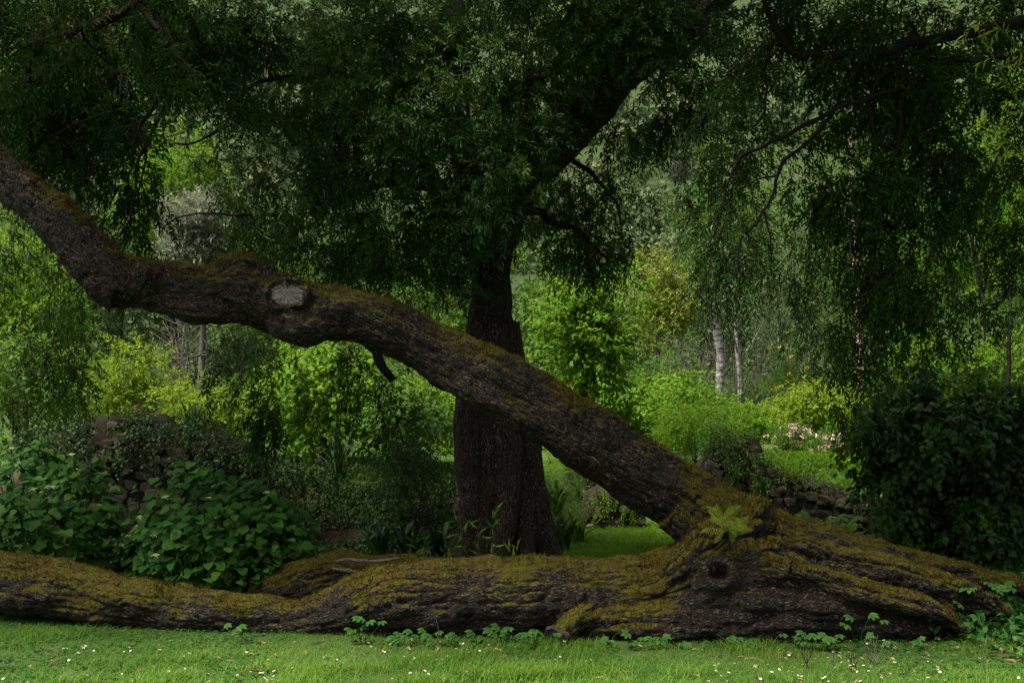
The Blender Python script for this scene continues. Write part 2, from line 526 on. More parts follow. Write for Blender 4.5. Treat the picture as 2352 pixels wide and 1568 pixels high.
# ------------------------------------------------------------------ bark bodies: tubes fused into one skin, then shaped
def fuse(tubes, voxel, smooth_it=6, sides=28):
    A = Acc()
    for P, R in tubes:
        V, T, Q = tube(P, R, sides)
        A.add(V, T, Q)
    V, T, Q, _ = A.get()
    me = new_mesh('tmp', V, T, Q)
    ob = bpy.data.objects.new('tmp', me)
    COL.objects.link(ob)
    md = ob.modifiers.new('r', 'REMESH'); md.mode = 'VOXEL'; md.voxel_size = voxel
    sm = ob.modifiers.new('s', 'SMOOTH'); sm.factor = .5; sm.iterations = smooth_it
    dg = bpy.context.evaluated_depsgraph_get()
    ev = ob.evaluated_get(dg); m2 = ev.to_mesh()
    V = np.empty(len(m2.vertices) * 3, np.float32); m2.vertices.foreach_get('co', V)
    Lt = np.empty(len(m2.polygons), np.int32); m2.polygons.foreach_get('loop_total', Lt)
    li = np.empty(len(m2.loops), np.int32); m2.loops.foreach_get('vertex_index', li)
    ev.to_mesh_clear()
    bpy.data.objects.remove(ob); bpy.data.meshes.remove(me)
    assert (Lt == 4).all()
    return V.reshape(-1, 3).astype(float), li.reshape(-1, 4)

def vnormals(V, Q):
    n = np.cross(V[Q[:, 2]] - V[Q[:, 0]], V[Q[:, 3]] - V[Q[:, 1]])
    N = np.zeros_like(V)
    for c in range(4):
        np.add.at(N, Q[:, c], n)
    return unit(N)

def bark_coords(V, tubes, ids):
    """straightened coordinates along the nearest tube: (length, across, across) and the tube id"""
    PP, TT, NN, BB, UU, RR, II = [], [], [], [], [], [], []
    for q, ((P, R), d) in enumerate(zip(tubes, ids)):
        T, N, B = frames(P)
        PP.append(P); TT.append(T); NN.append(N); BB.append(B)
        UU.append(np.concatenate([[0], np.cumsum(np.linalg.norm(np.diff(P, axis=0), axis=1))]) + q * 3.3)
        RR.append(R); II.append(np.full(len(P), d))
    PP, TT, NN, BB, UU, RR, II = map(np.concatenate, (PP, TT, NN, BB, UU, RR, II))
    co = np.empty_like(V); idd = np.empty(len(V), int)
    for s in range(0, len(V), 20000):
        v = V[s:s + 20000]
        d2 = ((v ** 2).sum(1)[:, None] - 2 * v @ PP.T + (PP ** 2).sum(1)[None]) / RR[None] ** 1.2
        j = d2.argmin(1)
        rel = v - PP[j]
        co[s:s + 20000] = np.stack([UU[j] + (rel * TT[j]).sum(1), (rel * NN[j]).sum(1), (rel * BB[j]).sum(1)], -1)
        idd[s:s + 20000] = II[j]
    return co, idd

def bark_relief(V, N, co, big=.02, mid=.010, fine=.005, seed=1):
    s = co * np.array([.3, 1, 1])
    d = big * fbm(V * 3.2, 3, seed)
    d += mid * fbm(s * 11, 3, seed + 4)
    fu = 1 - np.abs(vnoise(co * [1.3, 13, 13] + .5 * fbm(V * 5, 2, seed + 2)[:, None], seed + 6))
    d -= mid * 1.2 * fu ** 5
    r = 1 - np.abs(vnoise(s * 46 + .5 * fbm(s * 20, 2, seed + 7)[:, None], seed + 9))
    d -= fine * r ** 3 * 1.6
    d += fine * .8 * fbm(s * 60, 2, seed + 12)
    return V + N * d[:, None]

# ---- the fallen tree with its leaning and its lying stem
lean = [(-330, 60, 9.0, 50), (-170, 232, 8.9, 48), (0, 394, 8.75, 48), (110, 490, 8.7, 53), (190, 570, 8.65, 60), (262, 640, 8.6, 62),
        (350, 656, 8.6, 57), (460, 678, 8.55, 66), (560, 672, 8.55, 74), (650, 702, 8.55, 70), (750, 722, 8.55, 66), (850, 737, 8.55, 63),
        (950, 783, 8.55, 62), (1050, 835, 8.55, 67), (1150, 889, 8.55, 71), (1250, 948, 8.55, 73), (1350, 1011, 8.55, 75), (1450, 1075, 8.55, 77),
        (1550, 1138, 8.55, 79), (1640, 1195, 8.52, 86), (1730, 1262, 8.48, 100), (1800, 1320, 8.45, 105)]
lying = [(-260, 1318, 9.35, 66), (-120, 1325, 9.2, 66), (0, 1338, 9.0, 66), (120, 1352, 8.85, 66), (240, 1372, 8.75, 64), (360, 1395, 8.65, 58), (480, 1412, 8.55, 52),
         (600, 1420, 8.5, 48), (700, 1422, 8.45, 50), (790, 1410, 8.42, 63), (860, 1388, 8.4, 84), (940, 1380, 8.4, 92), (1050, 1382, 8.4, 95), (1160, 1382, 8.4, 97),
         (1270, 1380, 8.4, 99), (1380, 1380, 8.4, 100), (1480, 1378, 8.4, 103), (1560, 1368, 8.4, 114), (1640, 1352, 8.4, 128), (1720, 1338, 8.42, 138),
         (1800, 1340, 8.45, 134), (1900, 1350, 8.45, 122), (2000, 1364, 8.42, 108), (2100, 1384, 8.35, 92), (2180, 1402, 8.28, 74), (2245, 1424, 8.2, 46)]
ridge1 = [(1690, 1180, 8.6, 48), (1760, 1205, 8.62, 46), (1850, 1242, 8.62, 42), (1950, 1268, 8.6, 38), (2060, 1292, 8.6, 40), (2180, 1316, 8.6, 36), (2290, 1340, 8.6, 28), (2380, 1365, 8.6, 18)]
ridge2 = [(1780, 1240, 8.2, 40), (1880, 1275, 8.15, 36), (1980, 1300, 8.1, 34), (2080, 1326, 8.12, 40), (2180, 1352, 8.12, 36), (2260, 1384, 8.12, 28), (2320, 1420, 8.1, 18)]
ridge3 = [(1800, 1300, 8.0, 34), (1900, 1330, 7.95, 30), (2000, 1362, 7.92, 30), (2090, 1385, 7.9, 28), (2160, 1412, 7.9, 24), (2225, 1450, 7.9, 17)]
ridge4 = [(1860, 1235, 8.85, 38), (1980, 1262, 8.9, 32), (2100, 1290, 8.95, 24), (2200, 1310, 9.0, 14)]
ridge5 = [(1500, 1395, 8.15, 36), (1620, 1375, 8.12, 50), (1720, 1380, 8.1, 62), (1850, 1385, 8.1, 64), (1980, 1395, 8.1, 60), (2080, 1412, 8.08, 46), (2170, 1430, 8.05, 32)]
ridge6 = [(1280, 1430, 8.15, 36), (1400, 1430, 8.1, 44), (1550, 1428, 8.06, 50), (1750, 1428, 8.06, 52), (1900, 1428, 8.06, 48), (2020, 1438, 8.02, 38), (2140, 1450, 8.0, 26)]
buttr = [(1490, 1360, 8.2, 30), (1545, 1322, 8.18, 44), (1590, 1285, 8.2, 52), (1640, 1245, 8.26, 56), (1690, 1210, 8.38, 58)]
knob = [(1735, 1215, 8.28, 48), (1742, 1178, 8.24, 38), (1745, 1150, 8.22, 24), (1747, 1142, 8.22, 12)]
stub_low = [(1360, 1405, 8.1, 34), (1325, 1430, 8.0, 32), (1298, 1452, 7.92, 30), (1284, 1462, 7.88, 29)]
limb2 = [(1040, 1330, 8.85, 42), (960, 1322, 8.98, 42), (880, 1318, 9.05, 44), (800, 1316, 9.1, 46), (730, 1330, 9.15, 50), (660, 1348, 9.2, 46), (580, 1368, 9.2, 40)]
bump1 = [(500, 640, 8.5, 36), (545, 616, 8.46, 36), (570, 612, 8.46, 32), (620, 645, 8.5, 34)]
bump2 = [(262, 676, 8.5, 44), (228, 668, 8.45, 32), (208, 662, 8.43, 24), (200, 660, 8.43, 14)]
bump4 = [(600, 725, 8.5, 18), (655, 742, 8.42, 40), (720, 752, 8.4, 41), (810, 748, 8.5, 16)]
bump5 = [(345, 686, 8.52, 14), (420, 704, 8.44, 33), (500, 714, 8.42, 35), (590, 708, 8.5, 14)]
bump6 = [(930, 800, 8.48, 14), (1060, 882, 8.38, 32), (1200, 962, 8.36, 35), (1330, 1038, 8.38, 30), (1420, 1092, 8.48, 14)]
bump7 = [(1540, 1180, 8.35, 46), (1575, 1215, 8.32, 40), (1592, 1245, 8.32, 26)]
bump3 = [(330, 640, 8.38, 34), (342, 618, 8.36, 24)]
spec = [(lean, 150, 0), (lying, 170, 1), (ridge1, 60, 2), (ridge2, 60, 2), (ridge3, 50, 2), (ridge4, 40, 2), (ridge5, 50, 1), (ridge6, 50, 1), (buttr, 40, 2), (knob, 24, 2),
        (stub_low, 24, 1), (limb2, 50, 1), (bump1, 16, 0), (bump2, 16, 0), (bump3, 12, 0), (bump4, 20, 0), (bump5, 20, 0), (bump6, 30, 0), (bump7, 16, 0)]
tubes = [pxpath(s, n) for s, n, _ in spec]
ids = [d for _, _, d in spec]
V, Q = fuse(tubes, .0145, 5)
co, idd = bark_coords(V, tubes, ids)
N = vnormals(V, Q)
V0 = V.copy()
V = bark_relief(V, N, co, .050, .020, .008)
# the knot hole facing the camera, and the folds running along the root base
kc = at(1629, 1302, 8.4)
dxz = np.hypot(V[:, 0] - kc[0], (V[:, 2] - kc[2]) * 1.12)
front = sstep(-.1, -.35, N[:, 1])
wk = (sstep(.22, .13, dxz) * front)[:, None]
V = V * (1 - wk) + (V0 + N * .02) * wk
dk = dxz + .010 * vnoise(V * 12)
V = V + N * (front * (.042 * np.exp(-((dk - .105) / .036) ** 2) - .075 * sstep(.078, .052, dk)))[:, None]
cavity = front * sstep(.08, .05, dk)
sc_ = at(657, 678, 8.27)
ds = np.hypot(V[:, 0] - sc_[0], (V[:, 2] - sc_[2]) * 1.4)
V = V + N * (sstep(-.1, -.35, N[:, 1]) * .045 * np.exp(-((ds - .165) / .035) ** 2))[:, None]
fold = (idd > 0) & (V[:, 0] > 1.0)
fd = vnoise(np.stack([co[:, 0] * 1.1, V[:, 2] * 9, V[:, 1] * 3], -1), 31)
V = V - N * (fold * sstep(1.0, 1.8, V[:, 0]) * .020 * (1 - np.abs(fd)) ** 4)[:, None]
N = vnormals(V, Q)
V = V + N * (.018 * sstep(.45, .9, N[:, 2] + .4 * fbm(V * 5, 3, 61)))[:, None]
up = N[:, 2] + .62 * fbm(V * 2.6, 4, 21) + .12 * vnoise(V * 14, 3)
xr = V[:, 0]
bias = np.where(idd == 0, -.22 + .40 * sstep(.6, 2.0, xr) + .12 * sstep(-3.1, -3.9, xr), np.where(idd == 1, -.02 - .5 * sstep(1.0, 1.5, xr) + .24 * sstep(-2.4, -3.1, xr), .06))
moss = np.clip(.5 + 1.35 * (up + bias - .38), 0, 1) * (1 - cavity)
hole_soft = dk < .16
moss = moss * np.where(hole_soft & (front > .3), .25, 1)

tree = thing('fallen_tree', 'huge mossy old tree with one stem lying on the lawn and one leaning up', 'tree', at(1750, 1480, 8.45))
pid = idd[Q].min(1)
STEM = {}
for d, nm in ((0, 'leaning_trunk'), (1, 'lying_trunk'), (2, 'root_base')):
    q = Q[pid == d]
    used = np.unique(q)
    remap = np.full(len(V), -1); remap[used] = np.arange(len(used))
    me = new_mesh(nm, V[used] - ORG[tree.name], None, remap[q], True, {'bark_co': co[used], 'moss': moss[used]})
    me.normals_split_custom_set_from_vertices(N[used].astype(np.float32))
    STEM[d] = link(nm, me, M['bark'], tree)

rng = np.random.default_rng(11)
fc = V[Q].mean(1); fm = moss[Q].mean(1) + .25 * vnoise(fc * 30, 5)
cand = np.where((fm > .5) & (fc[:, 1] < 9.4))[0]
pick = rng.choice(cand, 64000)
pos = V[Q[pick]]; w = rng.dirichlet(np.ones(4), len(pick)); pos = (pos * w[..., None]).sum(1)
nn = N[Q[pick][:, 0]]
ld = nn + rng.normal(0, .55, nn.shape)
tone = np.clip(.45 + .6 * fbm(pos * 3.0, 3, 44) + rng.normal(0, .11, len(pos)), 0, 1)
mln = rng.uniform(.014, .034, len(pos)) * (1 + .6 * vnoise(pos * 6, 15)); mwd = rng.uniform(.003, .006, len(pos)); mrd = rng.normal(size=nn.shape)
for d in (0, 1, 2):
    q = pid[pick] == d
    mv, mf, mr = place_leaves((pos - nn * .003)[q], ld[q], mrd[q], mln[q], mwd[q], tone[q])
    part('moss', mv, M['moss_blade'], tree, mf, None, False, {'rnd': mr}, 'stuff').parent = STEM[d]

# sawn branch stub on the leaning stem
def stub(px, py, Y, rx, rz, tilt, nrm, depth, root, name='cut_stub', seed=3, mat=None):
    c = at(px, py, Y); nrm = unit(np.array(nrm, float))
    ux = unit(np.cross(nrm, [0, 0, 1.0])); uz = np.cross(ux, nrm)
    if uz[2] < 0: uz = -uz
    if ux[0] < 0: ux = -ux
    n = 40; a = np.arange(n) / n * 2 * np.pi
    out = 1 + .22 * vnoise(np.stack([np.cos(a) * 1.6, np.sin(a) * 1.6, a * 0], -1), seed) + .04 * vnoise(np.stack([np.cos(a) * 6, np.sin(a) * 6, a * 0], -1), seed)
    rings = []; disc = []
    for f, h in ((.0, .004), (.3, .002), (.6, .004), (.86, .0), (.95, .012), (1.0, .004), (1.12, -depth)):
        x, z = np.cos(a) * rx * f * out, np.sin(a) * rz * f * out
        x2 = x * math.cos(tilt) - z * math.sin(tilt); z2 = x * math.sin(tilt) + z * math.cos(tilt)
        crk = 0 if f in (0, 1.12) else .006 * vnoise(np.stack([a * 5, a * 0 + f, a * 0], -1), 8)
        rings.append(c + ux * x2[:, None] + uz * z2[:, None] + nrm * (h + crk + 0 * a)[:, None])
        disc.append(np.stack([np.full(n, f), a / 6.283 * 1.0, a * 0], -1))
    Vv = np.concatenate(rings); nr = len(rings)
    ii = np.arange(nr - 1)[:, None] * n; j = np.arange(n)[None]
    Qq = np.stack([ii + j, ii + n + j, ii + n + (j + 1) % n, ii + (j + 1) % n], -1).reshape(-1, 4)
    me = new_mesh(name, Vv - ORG[root.name], None, Qq, True, {'disc': np.concatenate(disc)})
    return link(name, me, mat or M['cut_wood'], root)
s1 = stub(657, 678, 8.275, .138, .096, -.12, (.06, -1.0, .16), .07, tree)
s1['label'] = 'pale grey sawn branch end with radial cracks'
stub(1278, 1466, 7.86, .11, .10, .3, (-.62, -.72, -.28), .02, tree, 'cut_stub', 9, M['twig'])
# pale split wood in the limb behind
for L in ([(772, 1288, 8.93, 2), (800, 1284, 8.88, 4), (835, 1288, 8.86, 3), (880, 1286, 8.86, 4), (918, 1280, 8.84, 2)], [(762, 1304, 8.88, 2), (800, 1310, 8.82, 4), (850, 1314, 8.8, 2)]):
    P, R = pxpath(L, 14)
    Vv, T, Qq = tube(P, R, 7, True, .6, 4)
    part('split_wood', Vv, M['twig_grey'], tree, T, Qq, False)

def branch(root, L, mat, n=None, jag=.18, name='branch', sides=8):
    P, R = pxpath(L, n or max(10, len(L) * 5))
    if name == 'branch': R = R * (.6 if root.name.startswith('fallen') else .72)
    wob = np.stack([vnoise(P * 7 + s) for s in (1.5, 9.2, 4.4)], -1) * (R[:, None] * .7 + .012)
    Vv, T, Qq = tube(P + wob, R, sides, True, jag, len(L))
    return part(name, Vv, mat, root, T, Qq, True, {'bark_co': Vv, 'moss': np.zeros(len(Vv))})

# ------------------------------------------------------------------ crowns
def crown(rng, root, ells, mat, leaf=(.086, .025), nl=13, hang=.4, L=(.14, .32), name='crown', gap=.0, twig_every=3, sub_r=.33, per=22, twig=True, tmpl=DIAMOND, upw=1.0, frac=1.0, spread=1.0):
    A, TW = Acc(), []
    for e in ells:
        px, py, Y, rx, rz, ry, n = e[:7]; n = int(n * frac)
        hg = min(e[7] * .6, .8) if len(e) > 7 else hang
        c = at(px, py, Y); rad = np.array([rx * Y / F, ry, rz * Y / F])
        subs = c + in_ball(rng, max(1, n // per), .42) * rad
        if gap:
            subs = subs[vnoise(subs * 1.1, 77) > gap - .35]
        if not len(subs):
            continue
        m = len(subs) * per
        sc = np.repeat(subs, per, 0)
        sr = np.repeat(rng.uniform(.6, 1.3, len(subs)) * sub_r, per)
        off = in_ball(rng, m, .6)
        off[:, 2] = off[:, 2] * (.75 + hg * .9)
        axis = np.repeat(unit(rng.normal(size=(len(subs), 3)) * [1, 1, .5] + [0, -.35, -hg]), per, 0)
        C = sc + off * sr[:, None]
        D = unit(off * .9 + axis * .8 + rng.normal(0, .35, (m, 3)) + np.array([0, 0, -hg * .9 + .15]))
        tone = np.clip(np.repeat(rng.uniform(-.15, 1.15, len(subs)), per) + rng.normal(0, .15, m) + .35 * off[:, 2], 0, 1)  # clump tones and lighter tops put light and shade into the leaf colour
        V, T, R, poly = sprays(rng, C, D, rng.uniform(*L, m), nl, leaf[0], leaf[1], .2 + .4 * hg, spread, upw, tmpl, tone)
        A.add(V, T, None, R)
        TW.append(poly[::twig_every])
        hub = np.stack([sc, (sc + C) / 2 + rng.normal(0, .03, C.shape), C], 1)[::twig_every * 2]
        TW.append(hub)
    o = A.part(name, mat, root, False, 'stuff')
    if twig:
        Vt, Qt = twig_mesh(np.concatenate(TW), .0045)
        part('twigs', Vt, M['twig'], root, None, Qt, True, None, 'stuff').parent = o
    return o

# left: crown and boughs of the leaning stem
rng = np.random.default_rng(21)
for L in ([(-330, 60, 9.0, 54), (-420, -160, 9.0, 44), (-300, -330, 9.1, 38), (-60, -330, 9.2, 32), (200, -180, 9.2, 26), (340, -60, 9.2, 20), (324, 7, 9.2, 17), (198, 65, 9.1, 17), (119, 97, 9.0, 15), (70, 108, 9.0, 15), (62, 165, 9.0, 14), (60, 232, 9.0, 14), (18, 250, 9.0, 13), (-30, 262, 9.0, 12)],
          [(324, 7, 9.2, 15), (350, 55, 9.1, 12), (382, 83, 9.1, 11), (410, 130, 9.1, 10), (450, 176, 9.1, 9), (443, 209, 9.1, 8), (407, 205, 9.1, 8), (389, 238, 9.1, 8), (360, 281, 9.1, 7), (335, 331, 9.1, 7), (317, 364, 9.1, 6), (310, 414, 9.1, 5), (310, 454, 9.1, 5), (295, 504, 9.1, 4), (281, 536, 9.1, 3)],
          [(306, 16, 9.2, 11), (306, 46, 9.2, 10), (313, 94, 9.2, 8), (324, 144, 9.15, 7), (338, 191, 9.1, 6), (378, 223, 9.1, 6), (389, 238, 9.1, 5)],
          [(306, 100, 9.2, 7), (281, 151, 9.2, 6), (277, 216, 9.1, 6), (266, 288, 9.1, 5), (252, 335, 9.1, 5), (216, 385, 9.0, 4), (191, 418, 9.0, 3), (169, 428, 9.0, 2)],
          [(277, 250, 9.1, 4), (187, 277, 9.0, 4), (126, 310, 9.0, 3), (58, 324, 8.9, 2)],
          [(410, 150, 9.1, 10), (389, 173, 9.1, 11), (374, 216, 9.1, 10), (342, 259, 9.1, 9), (317, 306, 9.1, 7), (312, 322, 9.1, 4)],
          [(335, 331, 9.1, 5), (330, 390, 9.15, 4), (318, 440, 9.15, 4), (322, 500, 9.15, 3)],
          [(500, 300, 10.0, 5), (440, 330, 10.0, 4), (400, 330, 10.0, 3)],
          [(580, 495, 11.5, 6), (480, 488, 11.5, 4), (420, 495, 11.5, 3), (370, 520, 11.5, 2)]):
    branch(tree, L, M['dark_bark'])
crown(rng, tree, [
    (150, 60, 9.8, 240, 120, .9, 620), (60, 220, 10.0, 130, 130, .8, 330), (210, 250, 10.2, 150, 150, .8, 420), (430, 40, 10.0, 150, 90, .8, 330),
    (130, 380, 10.4, 130, 90, .6, 260), (300, 400, 10.4, 60, 110, .4, 130), (520, 150, 11.0, 70, 130, .5, 130, .9), (260, 520, 10.6, 70, 60, .4, 90),
    (430, 130, 10.4, 80, 90, .4, 110, .9), (480, 330, 11.0, 60, 80, .4, 40, .9), (560, 60, 11, 120, 80, .6, 200), (150, 80, 8.7, 110, 40, .2, 66), (60, 190, 8.7, 40, 50, .2, 44), (330, 90, 8.8, 60, 60, .2, 44), (400, 190, 8.8, 50, 40, .2, 44), (290, 300, 8.8, 40, 60, .2, 44)],
    M['oak_leaf_shade'], hang=.4)
crown(rng, tree, [
    (40, 600, 11.0, 90, 120, .5, 80, 1.0), (150, 760, 11.0, 60, 150, .3, 90, 1.2), (110, 900, 11.0, 50, 90, .3, 40, 1.3), (612, 900, 11.6, 28, 190, .25, 130, 1.4),
    (560, 820, 11.6, 50, 60, .3, 44, 1.1), (840, 870, 11.8, 110, 60, .5, 88, .9)],
    M['oak_leaf_shade'], hang=1.1, name='hanging_foliage')
dl = crown(rng, tree, [(215, 50, 8.9, 40, 35, .15, 24, .9)], M['dry_leaf'], leaf=(.06, .018), nl=6, hang=1.2, name='dry_leaves', twig=False)
# unseen leaves of the leaning stem, placed above the frame to shade log and lawn
crown(rng, tree, [W(-7.2, 7.3, 7.7, 4.0, 1.8, .8, 1000), W(-1.8, 7.2, 7.6, 4.2, 1.8, .8, 1100), W(2.9, 7.4, 7.8, 3.0, 1.7, .8, 650), W(-7.2, 10.6, 9.3, 4.0, 2.0, .8, 900), W(-8.6, 12.8, 10.8, 3.6, 1.6, .8, 650)], M['oak_leaf_shade'], leaf=(.16, .075), nl=10, L=(.4, .8), hang=.3, name='shade_crown', twig=False, sub_r=.6)

# ---- the standing oak behind
oak = thing('standing_oak', 'thick fluted dark trunk standing behind the fallen tree, carrying the central crown', 'tree', at(1165, 1290, 12.9))
OY = 12.9
T0 = [(1160, 1330, OY, 62), (1150, 1250, OY, 56), (1142, 1150, OY, 52), (1138, 1050, OY, 52), (1132, 950, OY, 54), (1128, 850, OY, 50), (1128, 760, OY, 50), (1132, 680, OY, 44), (1134, 610, OY, 42), (1142, 540, OY, 43), (1165, 470, 12.85, 50)]
T1 = [(1062, 1335, 12.72, 24), (1082, 1270, 12.62, 28), (1090, 1180, 12.58, 32), (1080, 1080, 12.58, 36), (1076, 980, 12.6, 38), (1084, 890, 12.62, 36), (1096, 800, 12.7, 32), (1106, 700, 12.8, 28), (1100, 600, 12.8, 26), (1050, 500, 12.7, 26), (980, 400, 12.5, 24), (900, 280, 12.3, 20), (860, 120, 12.2, 16)]
T2 = [(1140, 1335, 12.3, 24), (1150, 1260, 12.38, 26), (1166, 1160, 12.42, 28), (1172, 1060, 12.44, 31), (1160, 960, 12.5, 32), (1150, 860, 12.6, 32), (1142, 760, 12.72, 30)]
T3 = [(1278, 1335, 12.75, 30), (1262, 1260, 12.68, 30), (1238, 1160, 12.62, 28), (1222, 1060, 12.62, 28), (1208, 960, 12.66, 29), (1186, 860, 12.74, 30), (1166, 740, 12.85, 30)]
T4 = [(1208, 1335, 12.42, 22), (1214, 1250, 12.5, 21), (1208, 1160, 12.52, 20), (1198, 1080, 12.56, 20), (1190, 1000, 12.6, 20)]
T5 = [(1098, 1335, 12.4, 18), (1108, 1260, 12.46, 20), (1122, 1170, 12.48, 21), (1126, 1080, 12.5, 22), (1120, 980, 12.54, 22), (1116, 900, 12.6, 20)]
LIMB = [(1140, 560, 12.85, 44), (1165, 480, 12.8, 48), (1215, 395, 12.7, 54), (1290, 310, 12.6, 58), (1350, 245, 12.5, 58), (1410, 185, 12.4, 52), (1500, 110, 12.3, 44), (1620, 20, 12.2, 36), (1760, -100, 12.1, 26)]
FORK = [(1130, 620, 12.8, 44), (1090, 480, 12.7, 36), (1060, 330, 12.8, 30), (1050, 150, 12.9, 24), (1040, -100, 13, 18)]
tb = [pxpath(s, n) for s, n in ((T0, 60), (T1, 60), (T2, 40), (T3, 40), (T4, 26), (T5, 26), (LIMB, 50), (FORK, 40))]
V, Q = fuse(tb, .023, 1, 20)
co, idd = bark_coords(V, tb, [0, 0, 0, 0, 0, 0, 1, 2])
N = vnormals(V, Q)
V = bark_relief(V, N, co, .035, .016, .007, 5)
N = vnormals(V, Q)
moss = np.clip(.25 + .6 * (N[:, 2] + .4 * fbm(V * 2, 3, 8)), 0, .8)
pid = idd[Q].min(1)
for d, nm in ((0, 'trunk'), (1, 'limb'), (2, 'limb')):
    q = Q[pid == d]; used = np.unique(q)
    remap = np.full(len(V), -1); remap[used] = np.arange(len(used))
    me = new_mesh(nm, V[used] - ORG[oak.name], None, remap[q], True, {'bark_co': co[used], 'moss': moss[used]})
    me.normals_split_custom_set_from_vertices(N[used].astype(np.float32))
    link(nm, me, M['oak_bark'], oak)
for L in ([(1060, 460, 12.5, 22), (950, 420, 12.2, 16), (830, 430, 12, 11), (720, 470, 11.8, 7)],
          [(1060, 330, 12.6, 20), (900, 230, 12.2, 15), (740, 180, 12, 11), (600, 190, 11.9, 7), (520, 260, 11.8, 4)],
          [(1300, 360, 12.7, 9), (1370, 410, 12.9, 6), (1415, 470, 13, 4), (1430, 540, 13, 2)],
          [(1180, 480, 12.9, 18), (1260, 500, 13, 12), (1340, 540, 13.1, 8), (1400, 600, 13.2, 4)],
          [(830, 760, 11.9, 18), (860, 800, 11.9, 17), (880, 840, 11.9, 15), (900, 870, 12, 12)]):
    branch(oak, L, M['dark_bark'])
rng = np.random.default_rng(31)
crown(rng, oak, [
    (1000, 230, 11.6, 270, 190, .9, 950), (800, 430, 11.9, 230, 170, .9, 720), (690, 200, 12.2, 200, 210, .8, 520), (1130, 400, 11.7, 130, 130, .6, 380),
    (900, 60, 11.6, 330, 110, .8, 560), (1260, 60, 11.9, 230, 130, .8, 480), (1480, 90, 12.2, 150, 110, .7, 260), (1040, 540, 11.9, 130, 110, .6, 320),
    (860, 600, 12.2, 190, 75, .6, 330), (640, 520, 12.2, 100, 100, .5, 170, .9), (990, 660, 12.3, 60, 50, .3, 70), (1225, 210, 11.7, 90, 100, .4, 180), (1500, 70, 11.6, 130, 90, .4, 260), (1330, 110, 11.6, 90, 70, .35, 160), (1180, 330, 11.7, 60, 80, .3, 110), (1620, 20, 11.6, 90, 60, .4, 110)],
    M['oak_leaf'], leaf=(.088, .024), nl=14, hang=.15, frac=1.15)
crown(rng, oak, [
    (1330, 580, 13.3, 110, 110, .6, 240, .8), (1280, 450, 13.3, 110, 90, .5, 190, .8), (1390, 470, 12.9, 60, 90, .5, 130, .9), (1500, 280, 12.6, 120, 100, .6, 150, .9),
    (1440, 330, 12.8, 60, 70, .4, 60, .9), (580, 330, 12.4, 60, 190, .5, 110, 1.0), (590, 480, 12.4, 60, 90, .4, 70, .9), (1600, 230, 12.4, 100, 130, .6, 170, .8), (1420, 640, 13.4, 50, 60, .3, 35, .9)],
    M['oak_leaf_shade'], hang=.5, name='hanging_foliage')
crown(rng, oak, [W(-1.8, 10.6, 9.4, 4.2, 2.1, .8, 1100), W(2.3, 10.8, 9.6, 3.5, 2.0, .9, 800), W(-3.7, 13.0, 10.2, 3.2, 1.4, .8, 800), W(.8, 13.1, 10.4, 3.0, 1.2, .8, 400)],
      M['oak_leaf_shade'], leaf=(.16, .075), nl=10, L=(.4, .8), hang=.3, name='shade_crown', twig=False, sub_r=.6)  # unseen leaves added above the frame to shade the bank and middle ground

